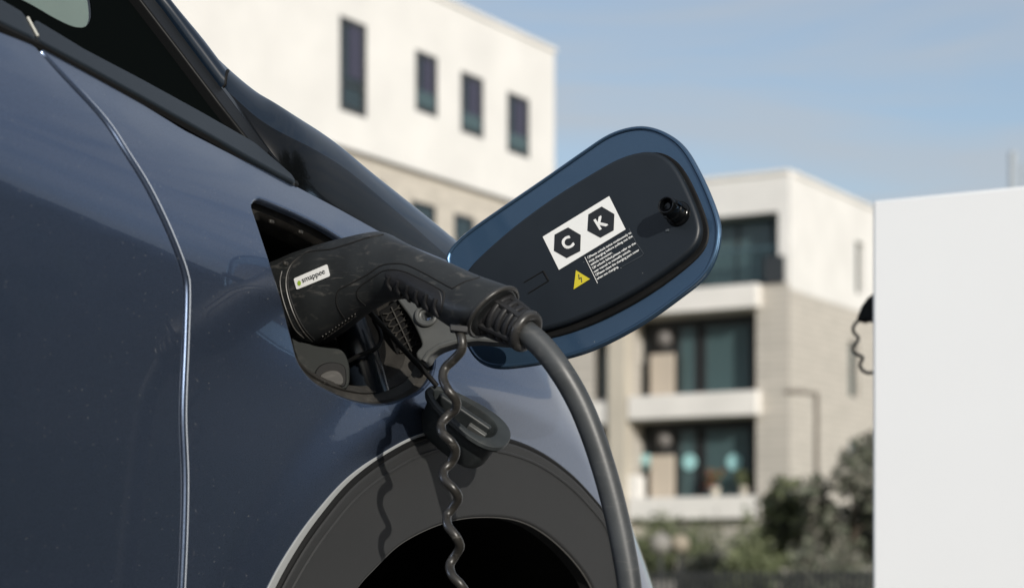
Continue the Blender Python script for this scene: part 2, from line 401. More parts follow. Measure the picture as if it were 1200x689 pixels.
for k in range(0, 72):
    a = 2*math.pi*k/72
    for tt in (-0.07, -0.025, 0.025, 0.07):
        u = E1*math.cos(a)+ZU*math.sin(a); v = -E1*math.sin(a)+ZU*math.cos(a)
        wheel.box(W(wc[0], wc[1]+tt, wc[2])+u*0.341, u*0.006, v*0.011, E2*0.018)
wh = MB(); wh.rings([disc_ring(r, t) for r, t in ((0.02, 0.06), (0.06, 0.07), (0.20, 0.05), (0.225, 0.09), (0.240, 0.10), (0.240, -0.10))], cap0=True, cap1=True)
who = wh.build('wheel', ALLOY, car); wheel.build('tyre', TYRE, who)
# dark inner body behind the panel gaps
inner = MB()
nS, nZ = 60, 24
rr = []
for i in range(nS+1):
    s = -1.25+1.9*i/nS
    row = []
    for j in range(nZ+1):
        zt_ = 1.18 if s < -0.12 else float(np.interp(s, [p[0] for p in topL], [p[1] for p in topL]))+0.012
        z = 0.55+(zt_-0.55)*j/nZ
        row.append((s, z))
    rr.append(row)
V = []; Fc = []
for row in rr:
    for s, z in row: V.append(W(s, g(s, z)-0.022, z))
for i in range(nS):
    for j in range(nZ):
        cs = [rr[i][j], rr[i+1][j], rr[i+1][j+1], rr[i][j+1]]
        if any(inside(port, np.array([c[0]]), np.array([c[1]]))[0] for c in cs): continue
        if any(math.hypot(c[0]-AC[0], c[1]-AC[1]) < 0.40 for c in cs): continue
        a = i*(nZ+1)+j; Fc.append((a, a+nZ+1, a+nZ+2, a+1))
inner.add(V, Fc); inner.build('inner_body', RUB, car)
# belt trim
tu = [(-140, -82), (-60, -32), (0, 3), (30, 20), (47, 30), (100, 62), (167, 97), (233, 133), (300, 171), (343, 208)]
tl = [(-140, -52), (-60, -8), (0, 26), (30, 42), (47, 49), (100, 77), (167, 114), (233, 151), (300, 189), (346, 214)]
def pxpoly(pts, ex): return [(p[0], p[1]) for p in hits(pts, ex)]
def cut(a, b, k0, k1): return a[k0:k1]+b[k0:k1][::-1]
panel(pxpoly(cut(tu, tl, 4, 10), 0.004), [], skin(0.004), 0.008, 0.004, 0.012, bsp=0.004).build('belt_trim', TRIM, car)
panel(pxpoly([(-140, -82), (-60, -32), (0, 3), (27, 18.5), (41, 46), (0, 26), (-60, -8), (-140, -52)], 0.004), [], skin(0.004), 0.008, 0.004, 0.012, bsp=0.004).build('door_belt_trim', TRIM, car)
P = [at(*p, 1) for p in []]
a = [skin(0.004)(*h)[0] for h in hits([(33, 24), (45, 46)], 0.004)]
mb = MB(); mb.tube(a, 0.0012, 8); mb.build('lit_joint_line', mat('painted lit joint', (0.5, 0.5, 0.45), 0.4), car)  # lit gap between the two trims, painted as a pale line
# black seal under the trim, thin body-colour ledge
sealp = [(-140, -44), (-60, 0), (0, 33), (44, 53), (100, 83), (167, 119), (233, 156), (300, 193), (345, 216)]
mb = MB(); mb.tube([skin(-0.002)(*h)[0] for h in hits(sealp, -0.002)], 0.005, 8); mb.build('window_seal', RUB, car)
# quarter glass
gpx = [(-140, -84), (-60, -34), (0, 1), (30, 18), (47, 28), (100, 60), (167, 95), (233, 131), (300, 170), (262, 122), (215, 60), (169, 0), (130, -50), (95, -95)]
clear = [(-60, -52), (0, -20), (38, 0), (62, 14), (83, 24), (97, 26), (105, 21), (108.5, 10), (106, -12), (98, -35), (80, -60), (40, -75)]
gp = [(p.x, p.y) for p in cat([Vector((*h, 0)) for h in pxpoly(clear, -0.01)], 5, True)]
go = panel(pxpoly(gpx, -0.010), [gp], skin(-0.010), 0.015, 0.001, 0.004, bsp=0.006).build('quarter_window', FRIT, car)
panel(gp, [], skin(-0.0115), 0.02, 0.0005, 0.003, bsp=0.006).build('pane', GLASS, go)
# pillar seal strip
panel(pxpoly([(92, -98), (128, -50), (167, 0), (213, 60), (260, 122), (301, 174), (315, 178), (272, 121), (226, 60), (181, 0), (142, -50), (105, -98)], 0.0), [], skin(0.0), 0.01, 0.003, 0.01, bsp=0.005).build('pillar_seal', SEAL, car)
panel(pxpoly([(108, -98), (144, -50), (183, 0), (228, 60), (274, 121), (317, 178), (346, 212), (308, 160), (268, 108), (230, 58), (188, 1), (150, -50), (115, -98)], -0.002), [], skin(-0.002), 0.01, 0.002, 0.01, bsp=0.005).build('pillar_trim', GLOSSB, car)
# lofted shells: lower pixel curve on the skin, silhouette curve farther inboard
def shell(lo, si, ex, inb, name, m, parent, span=1.4, rows=12, drop=0.0, shape=0.55, n=10, deg=3, band=None):
    a = cat([Vector((x, y, 0)) for x, y in lo], n); b = cat([Vector((x, y, 0)) for x, y in si], n)
    R = []; off = [0.0]*len(b); tx = [q.x for q in b]; ty = [q.y for q in b]
    for it in range(5):
      R = []
      for ii, (p, q) in enumerate(zip(a, b)):
        q = Vector((q.x, q.y+off[ii], 0))
        h = hit(p.x, p.y, ex)
        if h is None: continue
        P0 = skin(ex)(*h)[0]; t0 = (P0-OC).dot(E2)
        P3 = on_plane(q.x, q.y, OC+E2*(t0-inb), E2)
        dz = P3.z-P0.z
        nn = gn(*h); T0 = (ZU*0.985+E2*0.08).normalized()
        ln = (P3-P0).length
        P1 = P0+T0*ln*shape; P2 = P3+(E2*0.99-ZU*0.12)*ln*0.22
        row = [P0-nn*0.014, P0-nn*0.003-T0*0.0005]
        for k in range(rows+1):
            u = k/rows
            if band:
                bb_ = band(ii/(len(a)-1)); K0 = rows//2; u = bb_*k/K0 if k <= K0 else bb_+(1-bb_)*(k-K0)/(rows-K0)
            row.append(P0*(1-u)**3+P1*3*u*(1-u)**2+P2*3*u*u*(1-u)+P3*u**3)
        tang = (P3-P2).normalized()
        row.append(P3-E2*0.05-ZU*0.001); row.append(P3-E2*max(0.06, span*0.3)-ZU*0.004); row.append(P3-E2*span-ZU*0.02)
        R.append(row)
      # compare the shell's outline with the wanted one and correct it
      env = {}
      for row in R:
        for u, v in zip(row, row[1:]):
          for k in range(5):
            w_ = u.lerp(v, k/5); px_ = 600+w_.x/w_.y*F; py_ = HY-(w_.z-CZ)/w_.y*F; kk = int(px_//4)
            if kk not in env or py_ < env[kk]: env[kk] = py_
      for ii, q in enumerate(b):
        c_ = [env[k] for k in (int(q.x//4)-1, int(q.x//4), int(q.x//4)+1) if k in env]
        if c_ and 2 < ii < len(b)-3: off[ii] += 0.8*(q.y-sum(c_)/len(c_))
      pf = np.polyfit(np.arange(3, len(b)-3), off[3:-3], deg); off = np.polyval(pf, np.arange(len(b))).tolist()
    mb = MB(); mb.rings(R, closed=False, cap0=False, cap1=False)
    mb.f = [q[::-1] for q in mb.f]
    # lower rows gloss black: the bonnet's dark reflection put into the colour
    if band:
        nr = len(R[0])-1; ncol = len(R)
        mb.m = [1 if (q % nr) < rows//2+2 else 0 for q in range(len(mb.f))]; m = [m, GLOSSB]
    mb.build(name, m, parent, angle=60); return R
bon_lo = [(250, 92), (262, 112), (298, 168), (332, 211), (368, 241), (408, 265), (450, 288), (490, 306), (530, 322), (575, 348)]
bon_si = [(242, 57), (257, 72), (290, 99), (314, 114), (337, 129), (380, 157), (425, 193), (470, 228), (515, 264), (580, 320)]
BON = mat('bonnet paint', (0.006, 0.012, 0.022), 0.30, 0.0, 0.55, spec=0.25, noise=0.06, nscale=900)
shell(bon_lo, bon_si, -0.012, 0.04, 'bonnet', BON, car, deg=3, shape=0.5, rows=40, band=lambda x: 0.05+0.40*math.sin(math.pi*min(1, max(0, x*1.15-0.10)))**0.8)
pil_lo = [(104, -98), (146, -50), (188, 0), (226, 51), (263, 101)]
pil_si = [(118, -98), (157, -50), (197, 0), (229, 32), (262, 78)]
RP = shell(pil_lo, pil_si, 0.003, 0.02, 'a_pillar', BON, car, span=0.05, deg=1)
mb = MB(); mb.tube([p+E1*0.0015 for p in RP[-1][1:15]], 0.0016, 8); mb.build('pillar_joint', RUB, car)
# ---------------------------------------------------------------- charging port well
PX = np.mean([p[0] for p in port]); PZ = np.mean([p[1] for p in port])
def ring_at(sc, dt, sh=(0, 0)):
    L = []
    for x, y in resample(port, 0.004):
        X = PX+(x-PX)*sc+sh[0]; Y2 = PZ+(y-PZ)*sc+sh[1]
        L.append(W(X, g(x, y)+dt, Y2))
    return L
mb = MB(); mb.rings([ring_at(0.995, -0.004), ring_at(0.985, -0.003), ring_at(0.972, -0.007), ring_at(0.955, -0.011), ring_at(0.88, -0.013), ring_at(0.865, -0.011), ring_at(0.85, -0.013), ring_at(0.80, -0.018), ring_at(0.785, -0.040)], cap0=False, cap1=False)
mb.f = [q[::-1] for q in mb.f] if False else mb.f
rim = mb.build('port_rim', RIMP, car)
mb = MB(); mb.rings([ring_at(0.785, -0.040), ring_at(0.77, -0.09), ring_at(0.76, -0.125)], cap0=False, cap1=True)
mb.build('port_well', BLACKP, car)
# small clips on the rim
for (x, y) in ((318, 260), (352, 272), (381, 448), (411, 461), (335, 309)):
    h = hit(x, y, -0.013); P = W(h[0], g(*h)-0.013, h[1]); mb = MB(); n = gn(*h)
    mb.box(P, E1*0.003, ZU*0.0018, E2*0.0015); mb.build('rim_clip', RIMP, rim, bevel=0.001)
def plate(px, P, N, thick, name, m, parent, holes=(), bev=0.0015, sp=0.006):
    N = N.normalized(); u = ZU.cross(N).normalized(); v = N.cross(u)
    def q(p):
        X = on_plane(p[0], p[1], P, N)-P; return (X.dot(u), X.dot(v))
    o2 = [(a.x, a.y) for a in cat([Vector((*q(p), 0)) for p in px], 4, True)] if len(px) > 5 else [q(p) for p in px]
    hs = [[(a.x, a.y) for a in cat([Vector((*q(p), 0)) for p in h], 4, True)] for h in holes]
    mb = panel(o2, hs, lambda x, y: (P+u*x+v*y, N), sp, bev, thick, bsp=sp*0.4)
    return mb.build(name, m, parent)
NF = (-E1)                                       # faces back along the car
# grey latch tongue with scalloped finger hole
P = at(380, 425, 1.925)
TN = (NF*0.75+E2*0.6).normalized()
tg = plate([(343, 388), (350, 398), (366, 406), (384, 409), (398, 411), (405, 420), (408, 435), (406, 453), (396, 452), (380, 447), (366, 438), (352, 424), (345, 405)], P, TN, 0.006, 'latch_tongue', GREYP, car)
plate([(372, 442), (372, 434), (379, 428), (390, 426), (401, 429), (404, 437), (403, 451), (392, 449)], P+TN*0.001, TN, 0.004, 'finger_recess', RUB, tg, sp=0.004)
plate([(376, 442), (384, 436), (395, 436), (401, 443), (400, 450), (390, 448)], P+TN*0.0018, TN, 0.003, 'recess_bowl', RIMP, tg, sp=0.004)
# glossy inlet tube
mb = MB(); mb.tube([at(402, 352, 1.99), at(412, 385, 1.985), at(424, 420, 1.98), at(436, 462, 1.985)], [0.016, 0.017, 0.018, 0.018], 24); mb.build('inlet_tube', mat('inlet black', (0.008, 0.011, 0.016), 0.25), car)
mb = MB(); mb.tube(cat([at(409, 423, 1.955), at(422, 416, 1.95), at(436, 411, 1.95), at(445, 403, 1.955), at(446, 391, 1.96), at(438, 374, 1.965)], 6), 0.0022, 10); mb.build('tether_loop', BLACKP, car)
# inlet collar that the plug enters
mb = MB(); ax = (E2*0.94+ZU*0.2).normalized(); c0 = at(350, 352, 1.955)
mb.tube([c0-ax*0.08, c0-ax*0.03], 0.043, 40); mb.build('charge_inlet', BLACKP, car)
# ribbed socket cover seen between plug and arm
P = at(472, 388, 2.03); Nq = (NF*0.9+E2*0.25-ZU*0.1).normalized()
rc = plate([(445, 366), (471, 350), (499, 402), (492, 412), (470, 425)], P, Nq, 0.02, 'ribbed_cover', BLACKP, car, bev=0.0015)
def qp(x, y, off): return on_plane(x, y, P+Nq*off, Nq)
def lerp(a, b, t): return (a[0]+(b[0]-a[0])*t, a[1]+(b[1]-a[1])*t)
A, B, D_, E_ = (447, 367), (470, 353), (494, 402), (471, 421)    # corners
def bil(u, v): return lerp(lerp(A, B, u), lerp(E_, D_, u), v)
def rib(u0, v0, u1, v1):
    p = bil(u0, v0); q = bil(u1, v1); m = MB(); m.tube([qp(*p, 0.0015), qp(*q, 0.0015)], 0.0008, 6); m.build('rib', RIMP, rc)
rib(0.5, 0.0, 0.5, 1.0)
for k in range(7):
    v = 0.06+k*0.14
    for s_ in (0, 1):
        u0 = 0.5; u1 = 0.95 if s_ else 0.05; um = 0.72 if s_ else 0.28
        rib(u0, v+0.03, um, v+0.03); rib(um, v+0.03, u1, v-0.03); rib(um, v+0.03, u1, v+0.09)
# hinge arm with round eye
PA = at(530, 385, 2.0); NA = (NF*0.93+E2*0.25+ZU*0.25).normalized()
eye = [(499+8.5*math.cos(a), 370+8.0*math.sin(a)) for a in [2*math.pi*k/14 for k in range(14)]]
arm = plate([(466, 346), (474, 344), (486, 347), (520, 352), (560, 366), (600, 380), (604, 396), (585, 397), (560, 395), (535, 398), (515, 404), (503, 412), (497, 421), (490, 414), (497, 402), (484, 372)], PA, NA, 0.012, 'hinge_arm', ARMP, car, holes=[eye], bev=0.003)
mb = MB(); mb.tube([on_plane(499+11*math.cos(a), 370+10.5*math.sin(a), PA+NA*0.002, NA) for a in [2*math.pi*k/24 for k in range(25)]], 0.0022, 8, False); mb.build('hinge_eye', ARMP, arm)
mb = MB(); mb.tube([on_plane(x, y, PA+NA*0.001, NA) for x, y in ((606, 398), (585, 399), (560, 397), (535, 400), (515, 406), (503, 414), (497, 423))], 0.003, 8); mb.build('arm_flange', ARMP, arm)
# tethered cap
n_ = Vector((0.45, -0.62, 0.66)).normalized(); u_ = Vector((0.82, 0.0, -0.56)); u_ = (u_-n_*u_.dot(n_)).normalized(); v_ = n_.cross(u_)
cc = at(548, 487, 2.0)
def pill(a, b, off, N=48, sx=0.0):
    R = []
    for k in range(N):
        th = 2*math.pi*k/N; x = math.copysign(abs(math.cos(th))**0.85, math.cos(th))*a; y = math.copysign(abs(math.sin(th))**0.85, math.sin(th))*b
        y *= (1.0+0.28*x/a)          # blunter at the low end
        R.append(cc+u_*(x+sx)+v_*y+n_*off)
    return R
mb = MB(); mb.rings([pill(0.028, 0.014, -0.042), pill(0.036, 0.019, -0.040), pill(0.039, 0.021, -0.034), pill(0.041, 0.0225, -0.008), pill(0.046, 0.026, -0.006), pill(0.048, 0.028, -0.002), pill(0.047, 0.027, 0.001), pill(0.045, 0.025, 0.002), pill(0.037, 0.0185, 0.001, sx=-0.004), pill(0.0355, 0.0175, -0.001, sx=-0.004), pill(0.033, 0.0155, -0.030, sx=-0.004)], cap0=True, cap1=True)
CAPM = mat('cap rubber', (0.022, 0.026, 0.027), 0.5, noise=0.25, nscale=40, scratch=0.12)
cap = mb.build('port_cap', CAPM, car, angle=35)
mb = MB()
mb.box(cc-u_*0.004-n_*0.004-v_*0.001, u_*0.030, v_*0.0035, n_*0.009); mb.build('cap_grip', CAPM, cap, bevel=0.002, seg=3)
mb = MB(); mb.box(cc+u_*0.016-n_*0.007-v_*0.007, u_*0.010, v_*0.003, n_*0.006); mb.build('cap_clip', ARMP, cap, bevel=0.001)
mb = MB(); mb.tube(cat([at(429, 362, 1.925), at(436, 369, 1.93), at(452, 386, 1.95), at(480, 417, 1.98), at(500, 438, 1.995), at(512, 452, 2.0)], 6), 0.0026, 10); mb.build('cap_tether', RUB, car)
# ---------------------------------------------------------------- flap
NFl = (-E1*math.cos(math.radians(9))+ZU*math.sin(math.radians(9))).normalized(); PF = at(540, 400, 2.07)
uF = E2; vF = NFl.cross(uF).normalized()
if vF.z < 0: vF = -vF
def fq(px, py, off=0.0):
    X = on_plane(px, py, PF+NFl*off, NFl)-PF; return (X.dot(uF), X.dot(vF))
FC = fq(690, 300)
def flift(off, dish=0.22, base=0.0):
    def L(x, y):
        dx, dy = x-FC[0], y-FC[1]; w_ = dish*(dx*dx+1.6*dy*dy)
        n = (NFl-uF*dish*2*dx-vF*dish*3.2*dy).normalized()
        return PF+uF*x+vF*y+NFl*(w_+off), n
    return L
def FP(px, py, off):      # exact pixel on the flap's plane, raised
    x, y = fq(px, py, off); return flift(off, 0.0)(x, y)[0]
flap_px = [(531, 299), (548, 279), (585, 251), (640, 213), (690, 179), (718, 162), (745, 154), (768, 155), (790, 165), (806, 180), (820, 204), (832, 230), (842, 258), (844, 278), (839, 302), (825, 326), (795, 350), (750, 381), (700, 407), (660, 420), (620, 428), (590, 431), (572, 427), (560, 417), (550, 398), (543, 372), (535, 335), (530, 312)]
inn_px = [(549, 322), (556, 311), (580, 288), (610, 263), (650, 234), (690, 209), (720, 192), (742, 184), (762, 182), (779, 190), (791, 205), (803, 229), (813, 255), (815, 272), (808, 288), (785, 308), (745, 335), (700, 359), (660, 375), (625, 384), (600, 388), (582, 386), (570, 376), (560, 355), (552, 335)]
fl2 = [(p.x, p.y) for p in cat([Vector((*fq(*p), 0)) for p in flap_px], 6, True)]
flap = panel(fl2, [], flift(0.0, 0.25), 0.008, 0.0022, 0.001, bsp=0.004)
fb = panel(fl2, [], lambda x, y: (flift(-0.005, 0.25)(x, y)[0], -flift(0, 0.25)(x, y)[1]), 0.012, 0.0022, 0.0, bsp=0.004)
nb = len(flap.v); flap.v += fb.v; flap.n += fb.n; flap.f += [tuple(i+nb for i in q[::-1]) for q in fb.f]; flap.m += fb.m
flap = flap.build('charging_flap', FPAINT, car)
# hem ring round the edge
mb = MB(); hp = resample(fl2, 0.006); hp.append(hp[0]); mb.tube([flift(0.0005, 0.25)(x, y)[0] for x, y in hp], 0.0019, 8, False); mb.build('flap_hem', FPAINT, flap)
in_off = 0.014
in2 = [(p.x, p.y) for p in cat([Vector((*fq(*p, in_off), 0)) for p in inn_px], 6, True)]
panel(in2, [], flift(in_off, 0.0), 0.01, 0.004, 0.016, bsp=0.004).build('flap_liner', PANEL, flap)
# lower skirt of the liner, seen as a step at right and bottom
in3 = [(FC[0]+(x-FC[0])*1.045+0.002, FC[1]+(y-FC[1])*1.07-0.003) for x, y in in2]
panel(in3, [], flift(0.0055, 0.0), 0.01, 0.003, 0.006, bsp=0.004).build('liner_skirt', BLACKP, flap)
def fpoly(px, off, name, m, parent=flap, thick=0.0):
    mb = MB(); P = [FP(x, y, off) for x, y in px]; mb.add(P, [tuple(range(len(P)))])
    o = mb.build(name, m, parent, smooth=False)
    n = o.data.polygons[0].normal
    if n.dot(NFl) < 0: o.data.flip_normals()
    return o
def ftext(txt, org, ang, size, off, name, m, parent=flap, width=None, center=False, bold=0):
    v, f = textmesh(txt, 1.0); xs = [p[0] for p in v]; ys = [p[1] for p in v]; mx_ = max(xs); my = max(ys)
    sx = sy = size
    if width: sx = width/mx_
    c, s_ = math.cos(ang), math.sin(ang); ox = oy = 0
    if center: ox = -(max(xs)+min(xs))/2*sx; oy = -(max(ys)+min(ys))/2*sy
    mb = MB()
    for dx, dy in ([(0, 0)] if not bold else [(0, 0), (bold, 0), (0, bold), (bold, bold)]):
        V = []
        for x, y in v:
            X = x*sx+ox+dx-bold/2; Y2 = y*sy+oy+dy-bold/2
            V.append(FP(org[0]+X*c-Y2*s_*1.0*(-1)*(-1), org[1]-X*s_-Y2*c, off+0.00002*(dx+dy)))
        mb.add(V, f)
    return mb.build(name, m, parent, smooth=False)
o0 = in_off+0.0007
st = fpoly([(635.9, 277.5), (655, 316.3), (733.2, 268.9), (713.9, 229.9)], o0, 'white_sticker', WHITE)
fpoly([(665.7, 266.5), (680.6, 275.4), (680, 294.3), (664.1, 302.5), (649.1, 293.9), (649.9, 275)][::-1], o0+0.0003, 'hexagon', INK)
fpoly([(705, 242.1), (720, 251), (719.2, 270), (703.7, 278.7), (688.3, 270.4), (689.5, 251.3)][::-1], o0+0.0003, 'hexagon', INK)
A31 = math.atan2(47.6, 78)
ftext('C', (664.9, 284.6), A31, 19, o0+0.0006, 'letter', WHITE, center=True, bold=1.1)
ftext('K', (704.2, 260.8), A31, 19, o0+0.0006, 'letter', WHITE, center=True, bold=1.1)
fpoly([(674.9, 316.7), (672.2, 339.1), (691.5, 326.9)], o0, 'warning_triangle', YEL)
mb = MB()
for a, b in (((678.2, 321.5), (678.8, 327.0)), ((678.8, 327.0), (681.2, 325.0)), ((681.2, 325.0), (681.8, 330.8))):
    mb.tube([FP(*a, o0+0.0002), FP(*b, o0+0.0002)], 0.0004, 6)
mb.build('bolt_symbol', INK, flap)
lines = [('\u2460Please unlock twice continuously to', 688.8, 303.6, 59.3), ('stop charging before pulling out the', 690.6, 307.6, 59.0), ('vehicle connector.', 692.6, 311.6, 29.5),
         ('\u2461If unlock failed,please refer to the', 694.4, 315.7, 59.0), ('user manual to manually unlock.', 696.3, 319.8, 50), ('\u2462Please close the charging port cover', 698.1, 323.9, 59.5), ('when not charging.', 700.0, 328.0, 29)]
A30 = math.radians(30.5)
for k, (tx, x, y, wd) in enumerate(lines):
    tx2 = tx
    if tx[0] in '\u2460\u2461\u2462':
        n_c = {'\u2460': '1', '\u2461': '2', '\u2462': '3'}[tx[0]]; tx2 = tx[1:]
        mb = MB(); cx_, cy_ = x+1.5*math.cos(A30)-0.3, y-1.5*math.sin(A30)-1.3
        mb.tube([FP(cx_+1.4*math.cos(q), cy_+1.4*math.sin(q), o0) for q in [2*math.pi*j/16 for j in range(17)]], 0.00018, 5, False); mb.build('circled_mark', WHITE, flap)
        ftext(n_c, (cx_, cy_), A30, 2.4, o0+0.0001, 'numeral', WHITE, center=True)
        x += 3.2*math.cos(A30); y -= 3.2*math.sin(A30); wd -= 3.2
    ftext(tx2, (x, y), A30, 3.7, o0, 'text_line', WHITE, width=wd, bold=0.18)
mb = MB(); mb.tube([FP(685.4, 301.5, o0), FP(700.3, 332, o0)], 0.0003, 6); mb.build('text_rule', WHITE, flap)
PLINE = mat('film edge', (0.06, 0.07, 0.08), 0.4)
mb = MB(); mb.tube([FP(737, 268, o0-0.0004), FP(745, 284, o0-0.0004), FP(754, 297, o0-0.0004), FP(752, 300, o0-0.0004), FP(728, 313, o0-0.0004)], 0.0003, 6); mb.build('film_edge', PLINE, flap)
# moulded tab outline
mb = MB(); mb.tube([FP(614, 331.2, o0-0.0008), FP(636.6, 317.8, o0-0.0008)], 0.0008, 8); mb.tube([FP(636.6, 317.8, o0-0.0008), FP(643, 329.2, o0-0.0008)], 0.0011, 8); mb.tube([FP(643, 329.2, o0-0.0008), FP(619, 344, o0-0.0008)], 0.0008, 8)
mb.build('tab_groove', RUB, flap)
# striker knob
kb = FP(795, 251, in_off); kd = NFl
def kring(r, h, N=32):
    return [kb+kd*h+(uF*math.cos(2*math.pi*k/N)+vF*math.sin(2*math.pi*k/N))*r for k in range(N)]
mb = MB(); mb.rings([kring(r, h) for r, h in ((0.0125, -0.002), (0.0125, 0.001), (0.0115, 0.003), (0.0100, 0.004), (0.0098, 0.012), (0.0105, 0.013), (0.0105, 0.015), (0.0095, 0.016), (0.0092, 0.024), (0.0086, 0.027), (0.0076, 0.028), (0.0066, 0.0275), (0.0062, 0.019), (0.0036, 0.019), (0.0032, 0.0245), (0.0, 0.0252))], cap0=False, cap1=False)
kn = mb.build('striker_knob', GLOSSB, flap, angle=35)
for a in (0.3, 2.4, 4.5):
    m2 = MB(); d = uF*math.cos(a)+vF*math.sin(a); m2.box(kb+kd*0.0135+d*0.0095, d*0.0015, kd*0.010, kd.cross(d)*0.0015); m2.build('knob_rib', GLOSSB, kn)
m2 = MB(); p1 = FP(781.5, 268, o0); m2.box(FP(782, 270, o0), uF*0.0016, vF*0.0012, NFl*0.0006); m2.build('scuff_pip', PLINE, flap)
# ================================================================== CHARGING PLUG AND CABLE
plug = thing('charging_plug', at(600, 680+0.7/1.8*F, 1.8), 'black charging connector plugged into the blue car with thick grey cable and coiled cord', 'charging cable')
def Yc(x): return 1.945-(x-345)*0.00057
secs = [  # top px, bottom px, half depth (m)
 ((325, 306), (352, 394), 0.036), ((333, 303), (362, 401), 0.038), ((342, 299), (373, 403), 0.039), ((352, 295), (380, 400), 0.039),
 ((372, 289), (392, 392), 0.0385), ((390, 284), (406, 381), 0.037), ((410, 279), (422, 369), 0.035), ((428, 275), (436, 360), 0.033), ((443, 272.5), (447, 354), 0.031), ((452, 273), (455, 352), 0.030),
 ((466, 280), (462, 350), 0.029), ((482, 288), (470, 349), 0.028), ((504, 299), (484, 355), 0.0265), ((526, 308), (503, 367), 0.026), ((550, 319), (522, 380), 0.026), ((567, 327), (531, 385), 0.027), ((585, 334), (541, 387), 0.028), ((598, 339), (550, 388), 0.0275), ((603, 342), (556, 387), 0.026), ((603, 345), (560, 385), 0.022), ((600, 347), (562, 382), 0.018)]
def sec_ring(T, B, hd, N=48, pw=2.6):
    Yt = Yc((T[0]+B[0])/2); a = at(*T, Yt); b = at(*B, Yt); c = (a+b)/2; up = (a-b)/2
    side = Vector((-0.46, -0.89, 0.0)).normalized(); side = (side-up.normalized()*side.dot(up.normalized())).normalized()
    R = []
    for k in range(N):
        th = 2*math.pi*k/N; x, y = math.cos(th), math.sin(th)
        R.append(c+up*math.copysign(abs(y)**(2/pw), y)+side*hd*math.copysign(abs(x)**(2/pw), x))
    return R
from itertools import chain
def interp_secs(secs, n=3):
    P = [Vector((T[0], T[1], 0)) for T, B, d in secs]; Q = [Vector((B[0], B[1], 0)) for T, B, d in secs]; D = [Vector((d, 0, 0)) for T, B, d in secs]
    return [((a.x, a.y), (b.x, b.y), d.x) for a, b, d in zip(cat(P, n), cat(Q, n), cat(D, n))]
S2 = interp_secs(secs, 3)
mb = MB(); mb.rings([sec_ring(*q) for q in S2]); body = mb
bo = mb.build('connector_body', CONN, plug, angle=50)
bvh = BVHTree.FromPolygons([tuple(v) for v in body.v], body.f)
def onb(px, py, off=0.0):
    h = bvh.ray_cast(CAM, ray(px, py).normalized())
    if h[0] is None: return None
    n = h[1]; 
    if n.dot(ray(px, py)) > 0: n = -n
    return h[0]+n*off, n
def seam(px, r, name, m, off=-0.0001, n=5, parent=bo):
    P = [onb(p.x, p.y, off) for p in cat([Vector((*q, 0)) for q in px], n)]
    P = [p[0] for p in P if p]
    mb = MB(); mb.tube(P, r, 8); return mb.build(name, m, parent)
DARK = mat('seam shadow gap', (0.004, 0.004, 0.004), 0.7)
EDGE = mat('worn edge and glint', (0.045, 0.043, 0.040), 0.4, scratch=0.3)
seam([(449, 275), (430, 279), (405, 287), (388, 292), (370, 294), (358, 297), (349, 304), (340, 316), (337, 328), (339, 345), (347, 368), (357, 386), (368, 398)], 0.0009, 'shell_seam', DARK)
seam([(352, 300.5), (342, 309), (336.5, 320), (335, 334), (338, 350), (345, 370), (355, 388), (366, 400)], 0.0009, 'collar_edge', EDGE)
seam([(330, 318), (328, 330), (330, 345), (336, 365), (345, 385), (356, 396)], 0.0008, 'collar_edge', EDGE)
# raised grip frame
seam([(403, 372), (396, 361), (394, 350), (397, 340), (410, 333), (430, 322), (445, 312), (458, 309), (475, 310), (495, 319), (515, 330), (528, 337), (532, 337), (545, 330), (562, 325)], 0.0008, 'grip_seam', DARK)
seam([(428, 358), (420, 350), (418, 342), (424, 334), (437, 325), (448, 318), (460, 316), (476, 319), (495, 328), (510, 336), (519, 342), (520, 350), (517, 366)], 0.0008, 'grip_seam', DARK)
def patch(px, off, r, name, m, sp=0.004, parent=bo):
    # polygon pasted on the connector body with thickness
    ctr = Vector((sum(p[0] for p in px)/len(px), sum(p[1] for p in px)/len(px), 0))
    k = 1/1300.0
    o2 = [((p.x-ctr.x)*k, -(p.y-ctr.y)*k) for p in (cat([Vector((*q, 0)) for q in px], 4, True))]
    def lift(x, y):
        h = None; f_ = 1.0
        while h is None and f_ > 0.5:
            h = onb(ctr.x+x*f_/k, ctr.y-y*f_/k, off); f_ -= 0.02
        return h
    return panel(o2, [], lift, sp, r, 0.001, bsp=sp*0.6).build(name, m, parent)
patch([(452, 320), (462, 318), (476, 321), (495, 330), (510, 338), (516, 345), (517, 356), (514, 368), (503, 362), (490, 352), (478, 347), (462, 338), (455, 330)], 0.0006, 0.0008, 'grip_pad', GRIP)
for k in range(6):
    x0, y0 = 456+k*11, 325+k*5.3-(1 if k > 3 else 0)
    a = (x0, y0); b = (x0+1, y0+9+k*0.9); c = (x0+6, y0+14+k*1.4)
    seam([(x0+0.5, y0-0.5), (x0-1.0, y0+7+k*0.5), (x0+3.5, y0+14+k*1.2)], 0.0016, 'grip_rib', GRIP, off=0.0012)
    seam([(x0-1.2, y0+0.5), (x0-2.6, y0+7.5+k*0.5), (x0+1.2, y0+14+k*1.2)], 0.0006, 'grip_glint', EDGE, off=0.0013)  # highlight beside each rib, painted as a paler line
# moulded text bar under the head
for k in range(11):
    t = k/10; x = 376+t*38; y = 398-t*26
    seam([(x, y), (x+2.2, y-4.5)], 0.0007, 'moulded_mark', EDGE, off=0.0002, n=2)
seam([(372, 402), (392, 388), (417, 370)], 0.0006, 'moulded_mark', EDGE, off=0.0003)
